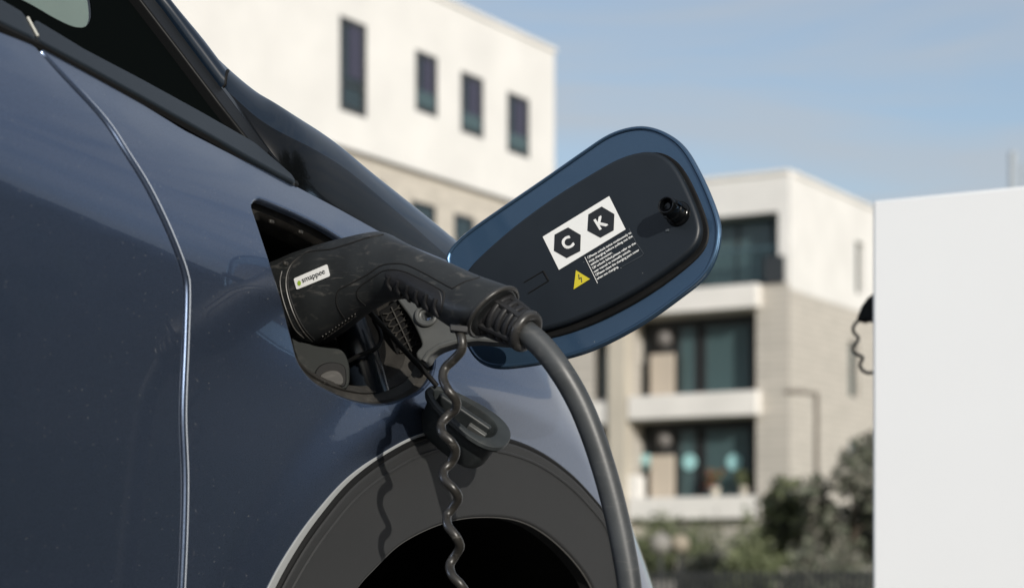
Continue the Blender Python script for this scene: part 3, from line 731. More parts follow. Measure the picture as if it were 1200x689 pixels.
# sticker
stk = [(344, 326.5), (347.5, 339.5), (387, 323.5), (383.5, 309.5)]
pts = [onb(*p) for p in stk]; nS_ = sum((p[1] for p in pts), Vector()).normalized(); c_ = sum((p[0] for p in pts), Vector())/4
Ps = c_+nS_*0.0012
def SP(px, py, off): return on_plane(px, py, Ps+nS_*off, nS_)
def rr_poly(q, rad):
    R = []; n = len(q)
    for i in range(n):
        p0, p1, p2 = Vector(q[i-1]), Vector(q[i]), Vector(q[(i+1) % n]); a = p1+(p0-p1).normalized()*rad; b = p1+(p2-p1).normalized()*rad
        for k in range(5):
            t = k/4; R.append(tuple(a*(1-t)**2+p1*2*t*(1-t)+b*t*t))
    return R
rp = rr_poly(stk, 2.0)
mb = MB(); mb.rings([[SP(x, y, -0.003) for x, y in rp], [SP(x, y, 0) for x, y in rp]]); stko = mb.build('white_sticker', WHITE, bo, smooth=False)
v, f = textmesh('smappee', 1.0); mxx = max(p[0] for p in v); an = math.atan2(16.5, 39.5)
mb = MB(); V = []
for dx in (0, 0.25):
    V = []
    for x, y in v:
        X = x/mxx*29+dx; Y2 = y*9.2; V.append(SP(354.2+X*math.cos(an)-Y2*0.27, 331.6-X*math.sin(an)-Y2*0.96, 0.0003))
    mb.add(V, f)
mb.build('logo_lettering', INK, stko, smooth=False)
mb = MB(); lf = [SP(350.6+2.2*math.cos(q), 331.8+3.0*math.sin(q), 0.0003) for q in [2*math.pi*k/16 for k in range(16)]]; mb.add(lf, [tuple(range(16))[::-1]]); mb.build('leaf_logo', GRN, stko, smooth=False)
# flared rim at the end of the handle
def oval(T, B, hd, N=48): return sec_ring(T, B, hd, N, 2.1)
R = oval((604.5, 342), (551, 389.5), 0.029)
mb = MB(); R.append(R[0]); mb.tube(R, 0.0022, 10, False); mb.build('handle_rim', mat('rim edge', (0.035, 0.034, 0.032), 0.38, scratch=0.3), bo)
# strain relief boot
bp = cat([at(566, 360, 1.825), at(580, 367, 1.818), at(595, 375, 1.811), at(607, 382, 1.805), at(616, 388, 1.80)], 6)
core = MB(); core.tube(bp, [0.0210-0.0062*i/(len(bp)-1) for i in range(len(bp))], 28); boot = core.build('strain_relief', GRIP, plug)
bd = (bp[-1]-bp[0]).normalized(); bu = (ZU-bd*bd.z).normalized(); bs = bd.cross(bu)
def bpt(t): 
    x = t*(len(bp)-1); i = min(int(x), len(bp)-2); return bp[i].lerp(bp[i+1], x-i)
for k, t in enumerate((0.08, 0.24, 0.40, 0.56, 0.72, 0.86)):
    r = 0.0232-0.0058*t; c = bpt(t); m2 = MB()
    R = [[c+bd*d+(bu*math.cos(a)+bs*math.sin(a))*q for a in [2*math.pi*j/32 for j in range(32)]] for d, q in ((-0.0028, r-0.003), (-0.0024, r-0.0006), (-0.0012, r), (0.0012, r), (0.0024, r-0.0006), (0.0028, r-0.003))]
    m2.rings(R, cap0=False, cap1=False); m2.build('boot_ring', GRIP, boot, angle=60)
for a in (0.9, 2.3, 3.9, 5.3, 0.1, 3.1):
    m2 = MB(); m2.tube([bpt(t)+(bu*math.cos(a)+bs*math.sin(a))*(0.0212-0.0055*t) for t in (0.0, 0.25, 0.5, 0.75, 0.95)], 0.0030, 8); m2.build('boot_rib', GRIP, boot)
c = bp[-1]; m2 = MB()
R = [[c+bd*d+(bu*math.cos(a)+bs*math.sin(a))*q for a in [2*math.pi*j/40 for j in range(40)]] for d, q in ((-0.004, 0.0165), (-0.003, 0.0188), (0, 0.0195), (0.003, 0.0188), (0.0045, 0.0165), (0.0045, 0.0135), (0.002, 0.0105))]
m2.rings(R, cap0=False, cap1=False); m2.build('boot_collar', mat('boot collar', (0.030, 0.029, 0.028), 0.35, scratch=0.3), boot, angle=60)
# main cable
cp = [at(600, 377, 1.81), at(616, 389, 1.80), at(637, 408, 1.795), at(659, 437, 1.79), at(678, 470, 1.79), at(694, 508, 1.79), at(708, 550, 1.79), at(720, 594, 1.79), at(730, 640, 1.79), at(738, 690, 1.79), at(743, 760, 1.79)]
end = cp[-1]
cp += [Vector((end.x+0.02, 1.80, 0.40)), Vector((end.x+0.05, 1.83, 0.16)), Vector((end.x+0.13, 1.92, 0.03)), Vector((end.x+0.32, 2.1, 0.012)), Vector((end.x+0.6, 2.5, 0.012)), Vector((0.75, 3.05, 0.012)), Vector((0.80, 3.5, 0.10)), Vector((0.76, 3.66, 0.5))]
mb = MB(); mb.tube(cat(cp, 12), 0.0108, 24); mb.build('cable', CABLE, plug)
# coiled cord
cpx = [(537, 384), (541, 397), (541, 410), (532, 421), (522, 431), (519, 443), (525, 457), (534, 468), (534, 479), (525, 487), (517, 497), (519, 508), (529, 518), (534, 529), (529, 541), (520, 551), (521, 562), (531, 572), (537, 583), (531, 594), (524, 604), (525, 616), (534, 628), (539, 640), (533, 651), (527, 662), (530, 674), (540, 685), (546, 697), (540, 710), (533, 722), (540, 735), (548, 750), (540, 765)]
P = []
for k, (x, y) in enumerate(cpx):
    ph = (y-431)/56.0*2*math.pi
    P.append(at(x, y, 1.80+0.006*math.cos(ph)))
base_ = P[-1]
for k in range(1, 40): P.append(base_+Vector((0.006*math.sin(k*1.1), 0.006*math.cos(k*1.1), -0.013*k)))
mb = MB(); mb.tube(cat(P, 5), 0.0042, 12); mb.build('coiled_cord', CORD, plug)
mb = MB(); c = at(538, 386, 1.80); mb.box(c, Vector((0.008, 0, -0.001)), Vector((0, 0.008, 0)), ZU*0.003); mb.build('cord_clip', GRIP, plug, bevel=0.001)
# ================================================================== SETTING
ASPH = mat('asphalt', (0.055, 0.055, 0.055), 0.85, noise=0.25, nscale=8, bump=0.4, bscale=300)
mb = MB(); mb.add([(-600, -600, 0), (600, -600, 0), (600, 900, 0), (-600, 900, 0)], [(0, 1, 2, 3)]); tagit(mb.build('ground', ASPH, smooth=False), kind='structure')
LAWN = mat('lawn', (0.05, 0.07, 0.025), 0.9, noise=0.4, nscale=3)
def quad(name, pts, z, m, kind='structure'):
    mb = MB(); mb.add([(x, y, z) for x, y in pts], [(0, 1, 2, 3)]); o = mb.build(name, m, smooth=False)
    if o.data.polygons[0].normal.z < 0: o.data.flip_normals()
    return tagit(o, kind=kind)
quad('lawn', [(-4, 24), (40, 24), (60, 110), (-20, 110)], 0.004, LAWN)
mb = MB(); mb.box((16, 23.9, 0.05), Vector((24, 0, 0)), Vector((0, 0.08, 0)), ZU*0.06); tagit(mb.build('kerb', mat('kerb concrete', (0.3, 0.3, 0.29), 0.8), smooth=False), kind='structure')
# --- wall materials
def wallmat(name, col, sc=(1, 1), brick=False):
    m = mat(name, col, 0.85, noise=0.06, nscale=0.8)
    if brick:
        n = m.node_tree.nodes; l = m.node_tree.links; b = n['Principled BSDF']
        t = n.new('ShaderNodeTexCoord'); s = n.new('ShaderNodeSeparateXYZ'); l.new(t.outputs['Object'], s.inputs[0])
        a = n.new('ShaderNodeMath'); a.operation = 'ADD'; l.new(s.outputs['X'], a.inputs[0]); l.new(s.outputs['Y'], a.inputs[1])
        c = n.new('ShaderNodeCombineXYZ'); l.new(a.outputs[0], c.inputs['X']); l.new(s.outputs['Z'], c.inputs['Y'])
        k = n.new('ShaderNodeTexBrick'); k.inputs['Scale'].default_value = 1.0; k.inputs['Brick Width'].default_value = 0.5; k.inputs['Row Height'].default_value = 0.19; k.inputs['Mortar Size'].default_value = 0.02
        k.inputs['Color1'].default_value = (*[x*0.92 for x in col], 1); k.inputs['Color2'].default_value = (*[x*1.08 for x in col], 1); k.inputs['Mortar'].default_value = (*[x*0.84 for x in col], 1)
        l.new(c.outputs[0], k.inputs['Vector']); l.new(k.outputs['Color'], b.inputs['Base Color'])
    return m
RENDERW = wallmat('white render', (0.70, 0.69, 0.67))
BRICK = wallmat('beige brick', (0.475, 0.445, 0.40), brick=True)
BRICKA = wallmat('pale brick', (0.53, 0.49, 0.43), brick=True)
BEIGE = wallmat('beige masonry', (0.50, 0.46, 0.39))
SLABW = wallmat('white slab', (0.72, 0.70, 0.67))
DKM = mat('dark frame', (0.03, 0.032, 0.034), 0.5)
WGL = mat('window glass', (0.02, 0.035, 0.04), 0.08, spec=0.8)
WGL2 = mat('teal window glass', (0.055, 0.092, 0.098), 0.12, spec=0.7)
PURP = mat('violet blind', (0.045, 0.045, 0.075), 0.6)
CURT = mat('curtain', (0.22, 0.26, 0.26), 0.8)
ROOFM = mat('roof membrane', (0.2, 0.2, 0.2), 0.8)
# --- building A: left, receding to the right
CA = Vector((0.9375, 45.0, 0))
ba = thing('white_apartment_building', (CA.x, CA.y, 0), 'white apartment building over beige brick ground floors with four tall windows, at left', 'building')
def fa(px, py): P = on_plane(px, py, CA, E2); return ((P-CA).dot(E1), P.z)
zr = CZ+(HY-62)/F*45.0; zw = fa(600, 235)[1]
def prism(frame, l0, l1, d0, d1, z0, z1, mb=None):      # frame=(origin, L, D)
    o, L, D = frame; mb = mb or MB()
    return mb.box(o+L*(l0+l1)/2+D*(d0+d1)/2+ZU*(z0+z1)/2, L*abs(l1-l0)/2, D*abs(d1-d0)/2, ZU*abs(z1-z0)/2)
FA = (CA, E1, -E2)
wins = [((398, 18), (430, 140)), ((487, 57), (513, 140)), ((540, 82), (567, 165)), ((594.5, 106), (620.5, 188))]
rects = []
for (a, b) in wins:
    l0 = fa(a[0], a[1])[0]; l1 = fa(b[0], a[1])[0]
    z1 = (fa(a[0], a[1])[1]+fa(b[0], a[1]+12)[1])/2; z0 = (fa(a[0], b[1]-12)[1]+fa(b[0], b[1])[1])/2
    rects.append((l0, l1, z0, z1))
tz = np.mean([r[3] for r in rects]); 
print('A: roof', zr, 'white bottom', zw, rects)
low = [((488, 232), (517, 300)), ((538, 247), (562, 320)), ((430, 205), (456, 280))]
rects2 = []
for a, b in low:
    l0 = fa(a[0], a[1])[0]; l1 = fa(b[0], a[1])[0]; rects2.append((l0, l1, fa(b[0], b[1])[1], (fa(a[0], a[1])[1]+fa(b[0], a[1]+10)[1])/2))
def facade(name, frame, l0, l1, z0, z1, holes, thick, m, parent):
    mb = MB(); ls = sorted({l0, l1, *[x for h in holes for x in h[:2]]}); zs = sorted({z0, z1, *[x for h in holes for x in h[2:]]})
    o, L, D = frame; idx = {}
    V = []; Fc = []
    def vt(l, d, z):
        k = (round(l, 4), d, round(z, 4))
        if k not in idx: idx[k] = len(V); V.append(o+L*l+D*d+ZU*z)
        return idx[k]
    flip = L.cross(ZU).dot(D) > 0
    def put(q): Fc.append(q[::-1] if flip else q)
    for a, b in zip(ls, ls[1:]):
        for c, d in zip(zs, zs[1:]):
            if any(h[0]-1e-6 <= a and b <= h[1]+1e-6 and h[2]-1e-6 <= c and d <= h[3]+1e-6 for h in holes): continue
            put((vt(a, 0, c), vt(b, 0, c), vt(b, 0, d), vt(a, 0, d)))
    for h in holes:
        a, b, c, d = h; t = thick
        put((vt(a, 0, c), vt(a, t, c), vt(b, t, c), vt(b, 0, c))[::-1]); put((vt(a, 0, d), vt(a, t, d), vt(b, t, d), vt(b, 0, d)))
        put((vt(a, 0, c), vt(a, t, c), vt(a, t, d), vt(a, 0, d))); put((vt(b, 0, c), vt(b, t, c), vt(b, t, d), vt(b, 0, d))[::-1])
    mb.add(V, Fc); return mb.build(name, m, parent, smooth=False)
def window(frame, r, parent, glass, split=None, depth=0.22, fw=0.07, sill=True):
    o, L, D = frame; l0, l1, z0, z1 = r
    mb = MB()
    for a, b, c, d in ((l0, l0+fw, z0, z1), (l1-fw, l1, z0, z1), (l0+fw, l1-fw, z0, z0+fw), (l0+fw, l1-fw, z1-fw, z1)): prism(frame, a, b, depth-0.06, depth, c, d, mb)
    if split:
        for q in split: prism(frame, l0+fw, l1-fw, depth-0.055, depth-0.005, z0+(z1-z0)*q-0.03, z0+(z1-z0)*q+0.03, mb)
    w_ = mb.build('window', DKM, parent, smooth=False)
    prism(frame, l0+0.01, l1-0.01, depth-0.03, depth-0.02, z0+0.01, z1-0.01).build('pane', glass, w_, smooth=False)
    prism(frame, l0+0.01, l1-0.01, depth+0.15, depth+0.17, z0+0.01, z1-0.01).build('dark_room', DKM, w_, smooth=False)
    return w_
Wt = facade('wall', FA, -32, 0, zw, zr, rects+[(-26, -24.2, zw+1.2, zr-0.8), (-20.5, -19, zw+1.2, zr-0.8)], 0.05, RENDERW, ba)
for r in rects+[(-26, -24.2, zw+1.2, zr-0.8), (-20.5, -19, zw+1.2, zr-0.8)]:
    w_ = window(FA, r, ba, WGL, split=(0.3,) if r == rects[0] else (0.22,), depth=0.07, fw=0.12)
    l0, l1, z0, z1 = r; prism(FA, l0+0.35*(l1-l0), l1-0.15, 0.015, 0.03, z0+0.14+(0.3*(z1-z0) if r == rects[0] else 0), z1-0.1).build('blind', PURP, w_, smooth=False)
    if r != rects[0]: prism(FA, l0+0.08, l1-0.13, 0.0, 0.012, z0+0.13, z0+0.42).build('guard_panel', WGL2, w_, smooth=False)
FA2 = (CA-E2*0.12, E1, -E2)
facade('brick_wall', FA2, -32, 0, 0, zw, rects2, 0.06, BRICKA, ba)
for r in rects2: window(FA2, r, ba, WGL, split=(0.5,), depth=0.07)
mb = MB(); prism(FA, -32, 0, 0.32, 12, zw+0.02, zr-0.3, mb); prism(FA, -32, -0.01, 0.45, 12, 0, zw, mb); mb.build('building_core', RENDERW, ba, smooth=False)
prism(FA, -32, 0.03, -0.04, 0.3, zr+0.002, zr+0.10).build('roof_coping', SLABW, ba, smooth=False)
prism(FA, -0.01, 0.0, 0.0, 0.32, zw, zr).build('end_wall', RENDERW, ba, smooth=False)
# --- building B: right corner block
CB = Vector(((925-600)/F*58.5, 58.5, 0))
bb = thing('corner_apartment_building', (CB.x, CB.y, 0), 'beige and white corner apartment block with stacked recessed balconies, behind the garden', 'building')
LB = -E2; FB = (CB, LB, E1)                    # l runs left along the front, d runs back
FS = (CB, E1, LB)                              # the side face, l runs back along E1, depth goes left
def fb_(px, py, d=0.0): P = on_plane(px, py, CB+E1*d, -E1); return ((P-CB).dot(LB), P.z)
def fs_(px, py): P = on_plane(px, py, CB, E2); return ((P-CB).dot(E1), P.z)
def zB(py, Y=58.5): return CZ+(HY-py)/F*Y
zr2 = zB(203); zb2 = fs_(925, 338)[1]
l_r = fb_(912, 290)[0]; l_s = fb_(892, 348)[0]; l_o = fb_(886, 400)[0]; l_p = fb_(740, 420)[0]; l_p2 = fb_(720, 420)[0]; l_w = fb_(696, 420)[0]
print('B', l_r, l_s, l_o, l_p, l_p2, l_w, zr2, zb2)
z_s1 = (zB(362, 59.2), zB(335, 59.2)); z_s2 = (zB(487, 59.2), zB(459, 59.2)); z_s3 = (zB(607, 59.2), zB(581, 59.2))
LF = 12.5
recT = (l_r, LF-1, z_s1[1], zB(250, 59)); 
facade('wall', FB, 0, LF, z_s1[1], zr2, [recT], 2.0, RENDERW, bb)
sw = (fs_(1003, 300)[0], fs_(1012.5, 300)[0], fs_(1008, 345)[1], fs_(1008, 284)[1])
facade('side_wall', FS, 0, 14, zb2, zr2, [sw], 0.3, RENDERW, bb)
window(FS, sw, bb, WGL2, split=(0.5,))
prism(FB, 0, LF, -0.05, 0.4, zr2+0.002, zr2+0.12).build('roof_coping', SLABW, bb, smooth=False)
prism(FS, 0.41, 14, -0.05, 0.4, zr2+0.002, zr2+0.12).build('roof_coping', SLABW, bb, smooth=False)
prism(FB, 0.01, LF, 0.41, 14, zr2-0.5, zr2-0.02).build('roof_deck', ROOFM, bb, smooth=False)
# brick front and side
rec2 = (l_o, l_p, z_s2[1], z_s1[0]-0.05); rec1 = (l_o, l_p, z_s3[1], z_s2[0]-0.03)
rw2 = (l_p2, l_w, z_s2[1], z_s1[0]-0.05); rw1 = (l_p2, l_w, z_s3[1], z_s2[0]-0.03)
facade('brick_wall', FB, 0.0, LF, 0, z_s1[1]-0.004, [rec2, rec1, rw2, rw1], 0.9, BRICK, bb)
s2 = (fs_(995, 420)[0], fs_(1007, 420)[0], fs_(1000, 465)[1], fs_(1000, 400)[1]); s1 = (s2[0], s2[1], s2[2]-3.0, s2[3]-3.0)
facade('side_brick_wall', FS, 0.0, 14, 0, zb2-0.004, [s2, s1], 0.3, BRICK, bb)
for r in (s2, s1): window(FS, r, bb, WGL2, split=(0.5,))
# slabs
for (za, zb_) in (z_s1, z_s2, z_s3):
    prism(FB, l_s, l_p-0.05 if za != z_s1[0] else LF-0.5, -0.35, 1.5, za, zb_).build('balcony_slab', SLABW, bb, bevel=0.02)
    if za != z_s1[0]: prism(FB, l_p2, l_w+1.5, -0.30, 1.4, za-0.1, zb_-0.12).build('balcony_slab', SLABW, bb, bevel=0.02)
prism(FB, l_p+0.0, l_p2-0.0, -0.42, 0.1, 0, z_s1[0]-0.01).build('pillar', BEIGE, bb, smooth=False)
# recess interiors: glazing, frames, piers
def glazing(rec, d, cols, glass, name='window'):
    l0, l1, z0, z1 = rec
    for a, b in cols:
        la, lb = sorted((fb_(a, 420, d)[0], fb_(b, 420, d)[0])); f = prism(FB, la, lb, d, d+0.05, z0+0.05, z1-0.15)
        w_ = MB()
        for q in (la, lb): prism(FB, q-0.05, q+0.05, d-0.04, d+0.0, z0+0.05, z1-0.15, w_)
        prism(FB, la+0.05, lb-0.05, d-0.04, d, z1-0.3, z1-0.15, w_)
        w_ = w_.build(name, DKM, bb, smooth=False); f.build('pane', glass, w_, smooth=False)
for rec in (rec2, rec1):
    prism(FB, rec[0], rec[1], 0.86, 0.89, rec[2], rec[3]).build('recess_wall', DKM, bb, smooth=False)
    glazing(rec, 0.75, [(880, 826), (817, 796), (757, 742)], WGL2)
    la, lb = sorted((fb_(762, 420, 0.3)[0], fb_(789, 420, 0.3)[0]))
    prism(FB, la, lb, 0.3, 0.42, rec[2], rec[2]+1.28).build('balcony_screen', wallmat('ribbed screen', (0.47, 0.41, 0.34)), bb, smooth=False)
for rec in (rw2, rw1):
    prism(FB, rec[0], rec[1], 0.6, 0.65, rec[2], rec[3]).build('window', WGL2, bb, smooth=False)
    prism(FB, rec[0]+0.15, rec[1]-0.1, 0.4, 0.45, rec[2], rec[2]+1.4).build('curtain', CURT, bb, smooth=False)
# top storey
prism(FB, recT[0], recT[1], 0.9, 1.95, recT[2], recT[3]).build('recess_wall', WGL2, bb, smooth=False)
mb = MB()
l = recT[0]+0.15
while l < recT[1]: prism(FB, l, l+0.05, 0.12, 0.16, recT[2]+0.02, recT[2]+1.05, mb); l += 0.28
prism(FB, recT[0], recT[1], 0.10, 0.18, recT[2]+1.05, recT[2]+1.12, mb); mb.build('balcony_railing', mat('railing', (0.05, 0.09, 0.11), 0.4), bb, smooth=False)
for k in range(7): prism(FB, recT[0]+0.5+k*1.1, recT[0]+0.58+k*1.1, 0.84, 0.895, recT[2], recT[3]-0.1).build('mullion', DKM, bb, smooth=False)
prism(FB, fb_(920, 320)[0], fb_(897, 320)[0], -0.06, 0.6, z_s1[1]+0.004, zB(299)).build('screen_box', mat('anthracite panel', (0.03, 0.035, 0.04), 0.5), bb, smooth=False)
# teal discs on the ground-floor glass
TEAL = mat('pale teal disc', (0.33, 0.60, 0.62), 0.6)
for (x, dd) in ((757.5, 0.70), (808, 0.70), (860, 0.70)):
    c = on_plane(x, 541, CB+E1*dd, -E1); R = [[c+E1*o_+(LB*math.cos(q)+ZU*math.sin(q))*0.235 for q in [2*math.pi*k/24 for k in range(24)]] for o_ in (0, 0.02)]
    m2 = MB(); m2.rings(R); m2.build('window_disc', TEAL, bb, smooth=False)
prism(FB, fb_(752, 560)[0], fb_(736, 560)[0], -0.2, 0.25, z_s3[1], zB(552)).build('balcony_cabinet', RENDERW, bb, bevel=0.04)
def ball(c, r, name, m, parent=None, sz=1.0, amp=0.0):
    mb = MB(); R = []
    for i in range(1, 12):
        th = math.pi*i/12; R.append([Vector(c)+Vector((math.sin(th)*math.cos(a)*r, math.sin(th)*math.sin(a)*r, -math.cos(th)*r*sz))*(1+amp*random.uniform(-1, 1)) for a in [2*math.pi*k/20 for k in range(20)]])
    mb.rings(R); return mb.build(name, m, parent)
for zz, nm in ((z_s2[1], 1), (z_s3[1], 2)):
    la, lb = sorted((fb_(762, 420, 0.3)[0], fb_(789, 420, 0.3)[0])); c = CB+LB*(la+lb)/2+E1*0.5+ZU*(zz+1.75)
    ball(c, 0.22, 'globe_lamp', mat('grey globe', (0.16, 0.15, 0.145), 0.6), bb, 1.1)
# --- charger cabinet
CC = at(1022, 235, 3.3); CC.z = 0
chg = thing('charging_station', (CC.x, CC.y, 0), 'plain white charging cabinet filling the right edge', 'charging station')
ztop = CZ+(HY-235)/F*3.3
CABW = mat('white cabinet paint', (0.87, 0.88, 0.89), 0.4, noise=0.01, nscale=3)
FCH = (CC, E2, E1)
prism(FCH, 0, 0.85, 0, 0.45, 0.06, ztop).build('cabinet', CABW, chg, bevel=0.006, seg=3)
prism(FCH, 0.02, 0.83, 0.02, 0.43, 0.0, 0.06).build('plinth', DKM, chg, smooth=False)
mb = MB()
q0 = at(1022, 346, 3.62); 
pr = [(1027, 344), (1019, 350), (1012, 360), (1008, 370), (1006, 376), (1012, 379), (1018, 376), (1027, 380)]
N_ = -E1
pl_ = [on_plane(x, y, at(1015, 360, 3.55), E1) for x, y in pr]
mb.rings([[p-E1*0.014 for p in pl_], [p+E1*0.014 for p in pl_]]); mb.build('holstered_plug', BLACKP, chg, bevel=0.004, seg=3)
hc = [(1006, 375), (1000, 383), (1001, 390), (1006, 396), (1003, 403), (999, 409), (1004, 415), (1011, 419), (1008, 427), (1011, 434), (1018, 437), (1027, 437), (1034, 450)]
mb = MB(); mb.tube(cat([on_plane(x, y, at(1015, 360, 3.55), E1) for x, y in hc], 6), 0.0030, 10); mb.build('hanging_cord', CORD, chg)
# --- street lamp
lp = at(957, 680, 46); lp.z = 0
lamp = thing('street_lamp', lp, 'slim brown street lamp with side arm in front of the beige brick wall', 'street lamp')
LMP = mat('lamp metal', (0.12, 0.10, 0.08), 0.5)
zt = CZ+(HY-460)/F*46
mb = MB(); mb.tube([lp, lp+ZU*2, lp+ZU*zt], [0.08, 0.06, 0.05], 12); mb.build('pole', LMP, lamp)
mb = MB(); mb.tube([lp+ZU*(zt-0.03), lp+ZU*zt+Vector((-0.35, 0, 0.02))], 0.04, 8); mb.build('arm', LMP, lamp)
mb = MB(); mb.box(lp+ZU*(zt+0.02)+Vector((-0.52, 0, 0)), Vector((0.2, 0, 0)), Vector((0, 0.1, 0)), ZU*0.05); mb.build('lamp_head', LMP, lamp, bevel=0.02)
# distant masts at the top right
for k, (x, y, r_) in enumerate(((1187, 178, 0.13), (1199, 192, 0.08))):
    b = at(x, 680, 70); b.z = 0; mb = MB(); mb.tube([b, b+ZU*(CZ+(HY-y)/F*70)], [r_*1.3, r_], 10)
    tagit(mb.build('mast', mat('mast grey', (0.34, 0.38, 0.42), 0.6)), ('taller' if k == 0 else 'shorter')+' grey mast rising behind the white charging cabinet', 'mast')
# --- vegetation
def foliage(clumps, n, size, name, cols, parent):
    mb = MB(); tot = sum(c[3]**2 for c in clumps)
    for cx, cy, cz, r, *sq in clumps:
        k = int(n*r*r/tot); sz = sq[0] if sq else 1.0
        for _ in range(k):
            d = Vector((random.gauss(0, 1), random.gauss(0, 1), random.gauss(0, 1))).normalized()*r*random.uniform(0.2, 1.35)
            p = Vector((cx+d.x, cy+d.y, cz+d.z*sz)); a = Vector((random.uniform(-1, 1), random.uniform(-1, 1), random.uniform(-1, 1))).normalized(); b = a.cross(Vector((random.uniform(-1, 1), random.uniform(-1, 1), 0.3))).normalized()
            s = size*random.uniform(0.6, 1.4); mb.add([p-a*s, p-b*s*0.45, p+a*s, p+b*s*0.45], [(0, 1, 2, 3)], random.randrange(len(cols)))
    return mb.build(name, cols, parent, smooth=False)
LV = [mat('leaf a', (0.10, 0.12, 0.055), 0.7), mat('leaf b', (0.15, 0.17, 0.09), 0.7), mat('leaf c', (0.04, 0.055, 0.028), 0.7)]
LV2 = [mat('leaf d', (0.14, 0.15, 0.11), 0.7), mat('leaf e', (0.07, 0.08, 0.055), 0.7), mat('leaf f', (0.20, 0.19, 0.16), 0.7)]
BARK = mat('bark', (0.10, 0.08, 0.06), 0.9)
def tree(px, Y, ztop_, rad, label, cols, n=5000, name='tree', c='tree', zlow=0.8, size=0.09):
    b = at(px, 680, Y); b.z = 0; t = thing(name, b, label, c)
    mb = MB(); mb.tube([b, b+ZU*ztop_*0.35+Vector((0.03, 0, 0)), b+ZU*ztop_*0.8], [0.07, 0.05, 0.02], 8)
    for k in range(7):
        a = random.uniform(0, 6.28); z = ztop_*random.uniform(0.25, 0.6); mb.tube([b+ZU*z, b+ZU*(z+0.3)+Vector((math.cos(a), math.sin(a), 0))*rad*0.4, b+ZU*(z+0.7)+Vector((math.cos(a), math.sin(a), 0))*rad*0.75], [0.03, 0.02, 0.008], 6)
    mb.build('trunk', BARK, t)
    cl = []
    for k in range(34):
        a = random.uniform(0, 6.28); q = rad*math.sqrt(random.random())*1.0; z = random.uniform(zlow, ztop_*0.9)
        cl.append((b.x+math.cos(a)*q, b.y+math.sin(a)*q, z, rad*random.uniform(0.12, 0.32)))
    foliage(cl, n, size, 'crown', cols, t); return t
tree(1000, 30, 2.9, 0.8, 'loose dark leaved young tree beside the white charging cabinet', LV2, 3500, zlow=1.0)
tree(945, 31, 2.3, 0.95, 'green bushy tree under the street lamp', [LV[0], LV[1], LV2[1]], 6000, zlow=0.4)
def shrub(px, Y, zt_, rad, label, cols, n=3000):
    b = at(px, 680, Y); b.z = 0; t = thing('shrub', b, label, 'shrub')
    mb = MB()
    for k in range(5):
        a = random.uniform(0, 6.28); mb.tube([b, b+Vector((math.cos(a)*rad*0.4, math.sin(a)*rad*0.4, zt_*0.6))], [0.02, 0.01], 6)
    mb.build('stem', BARK, t)
    cl = [(b.x+random.uniform(-.7, .7)*rad, b.y+random.uniform(-.7, .7)*rad, random.uniform(0.2, 0.8)*zt_, rad*random.uniform(0.3, 0.5)) for k in range(12)]
    foliage(cl, n, 0.06, 'foliage', cols, t)
RED = mat('red petals', (0.35, 0.05, 0.05), 0.7)
for px_, cols_, lb_ in ((838, [RED, LV[0], LV[1]], 'potted plant with red flowers on the lowest balcony'), (872, [LV[0], LV[1]], 'plain green potted plant at the right end of the lowest balcony')):
    c = on_plane(px_, 575, CB+E1*0.35, -E1); c.z = z_s3[1]+0.002; t = thing('potted_plant', c, lb_, 'plant')
    mb = MB(); mb.tube([c, c+ZU*0.3], [0.11, 0.15], 14); mb.build('pot', BEIGE, t)
    foliage([(c.x+random.uniform(-.2, .2), c.y+random.uniform(-.1, .1), c.z+random.uniform(0.35, 0.7), 0.14) for k in range(6)], 500, 0.05, 'foliage', cols_, t)
shrub(800, 42, 2.2, 1.0, 'dark green shrub below the gap in the lowest balcony slab', LV)
shrub(865, 40, 2.0, 1.25, 'broad green shrub under the right end of the lowest balcony', LV)
shrub(755, 44, 2.05, 0.9, 'shaded shrub just right of the car beneath the balconies', [LV[2], LV[0]])
shrub(832, 34, 1.25, 0.62, 'round clipped grey green shrub in front of the balconies', LV2, 2500)
shrub(915, 36, 1.7, 0.9, 'leafy green shrub between the balconies and the bushy tree', LV)
shrub(985, 28, 1.3, 0.75, 'low pale green shrub in front of the loose dark tree', LV2, 2500)
shrub(895, 30, 1.2, 0.6, 'small dark shrub at the foot of the building corner', [LV[1], LV[0]], 2000)
shrub(1003, 33, 1.7, 0.9, 'wide green shrub half hidden by the white charging cabinet', LV)
hq = at(745, 680, 46); hq.z = 0; hh_ = thing('garden_hedge', hq, 'long low dark hedge at the foot of the corner apartment block', 'hedge')
foliage([(hq.x+0.32*k, 46+random.uniform(-.2, .2), random.uniform(0.5, 1.4), random.uniform(0.4, 0.65)) for k in range(22)], 9000, 0.07, 'foliage', LV, hh_)
for x, r_, lb_ in ((774, 0.16, 'pale grey garden globe beneath the balconies, the left one'), (797, 0.14, 'beige garden globe beneath the balconies, the right one')):
    c = at(x, 637, 30); o = ball((c.x, c.y, c.z), r_, 'garden_globe', mat('globe '+str(x), (0.24, 0.23, 0.21) if x < 780 else (0.30, 0.26, 0.20), 0.7)); 
    p = MB(); p.tube([Vector((c.x, c.y, 0)), Vector((c.x, c.y, c.z-r_*0.9))], 0.03, 8); tagit(o, lb_, 'garden ornament', 'garden globes'); p.build('stake', DKM, o)
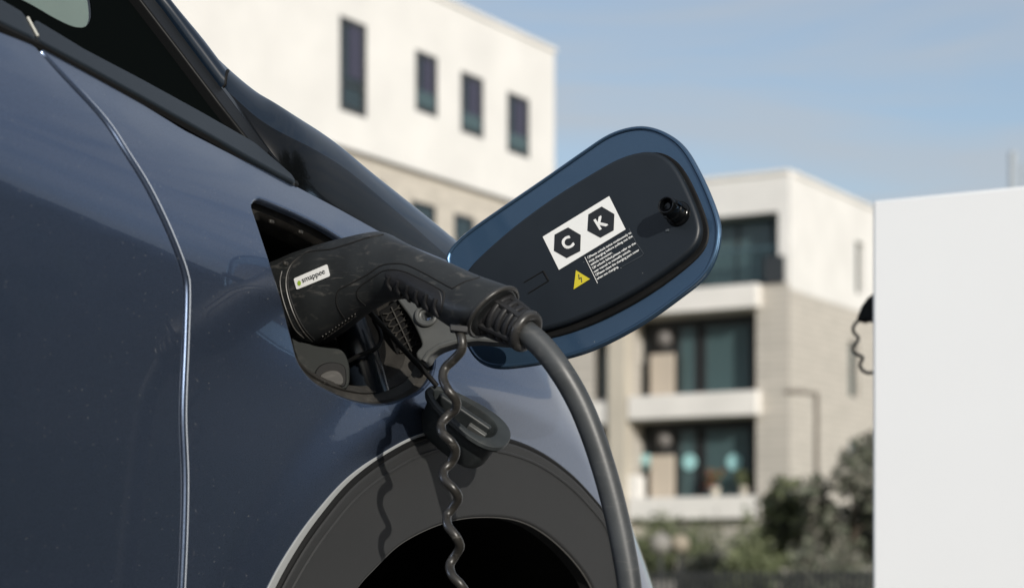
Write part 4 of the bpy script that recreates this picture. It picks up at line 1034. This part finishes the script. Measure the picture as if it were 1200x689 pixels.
# dark picket fence
f0 = at(735, 680, 27); f0.z = 0; f1 = at(1030, 680, 25); f1.z = 0
fen = thing('picket_fence', f0, 'low dark metal picket fence along the garden edge', 'fence')
dv = (f1-f0).normalized(); Ln = (f1-f0).length
mb = MB(); mb.box((f0+f1)/2+ZU*0.76, dv*Ln/2, dv.cross(ZU)*0.015, ZU*0.02); mb.build('rail', DKM, fen, smooth=False)
mb = MB(); mb.box((f0+f1)/2+ZU*0.15, dv*Ln/2, dv.cross(ZU)*0.015, ZU*0.02); mb.build('rail', DKM, fen, smooth=False)
x = 0.05; src = None
while x < Ln:
    if src is None:
        mb = MB(); mb.box(f0+dv*x+ZU*0.42, dv*0.018, dv.cross(ZU)*0.012, ZU*0.40); src = mb.build('picket', DKM, fen, smooth=False); x0_ = x
    else:
        o = src.copy(); C.objects.link(o); o.location = dv*(x-x0_); o.parent = fen
    x += 0.085
# low wall behind the fence
mb = MB(); q = at(760, 680, 29); mb.box((q.x-0.2, 29, 0.35), Vector((0.55, 0, 0)), Vector((0, 0.12, 0)), ZU*0.35); tagit(mb.build('low_wall', mat('garden wall', (0.2, 0.19, 0.18), 0.8), smooth=False), 'low grey garden wall just right of the car', 'wall')
# --- unseen terrace, hedge and trees added to shape the paint's reflections
OB = W(-26, 16, 0)
ob = thing('reflected_terrace', (OB.x, OB.y, 0), 'unseen long dark brick terrace, added for its reflection in the car paint', 'building')
BR2 = wallmat('reflected terrace brick', (0.20, 0.185, 0.17), brick=True)
FO = (OB, E1, E2)
holes = [(2+k*3.0, 3.3+k*3.0, 1.0, 2.4) for k in range(17)]
facade('wall', FO, 0, 54, 0, 5.2, holes, 0.25, BR2, ob)
for h in holes: window(FO, h, ob, WGL)
mb = MB(); prism(FO, 0, 54, 0.4, 9, 0, 5.1, mb); mb.build('building_core', BR2, ob, smooth=False)
prism(FO, 0, 54, -0.35, 9, 5.202, 6.3).build('reflected_roof_edge', DKM, ob, smooth=False)
hd = W(-26, 15.2, 0); ht = thing('reflected_hedge', hd, 'unseen long clipped hedge, added for its reflection in the car paint', 'hedge')
mb = MB(); prism((hd, E1, E2), 0, 54, 0, 0.6, 0, 2.3, mb); mb.build('foliage', LV[2], ht, smooth=False)
for k, (tx, ty, lb_) in enumerate(((9.8, -6.6, 'unseen leafy tree well behind the camera, last of the row added for reflections'), (10.5, -3.4, 'unseen leafy tree farthest behind the camera, added for the paint reflections'), (11, -0.6, 'unseen leafy tree level with the camera, added for the paint reflections'), (11.5, 2.2, 'unseen leafy tree nearest the charging cabinet side, added for the paint reflections'))):
    b = Vector((tx, ty, 0)); t = thing('reflected_tree', b, lb_, 'tree')
    mb = MB(); mb.tube([b, b+ZU*2.5, b+ZU*5], [0.16, 0.12, 0.05], 8); mb.build('trunk', BARK, t)
    foliage([(b.x+random.uniform(-1.3, 1.3), b.y+random.uniform(-1.3, 1.3), random.uniform(1.2, 7.2), random.uniform(0.9, 1.5)) for j in range(16)], 5000, 0.2, 'crown', LV, t)
print('objects', len(bpy.data.objects))
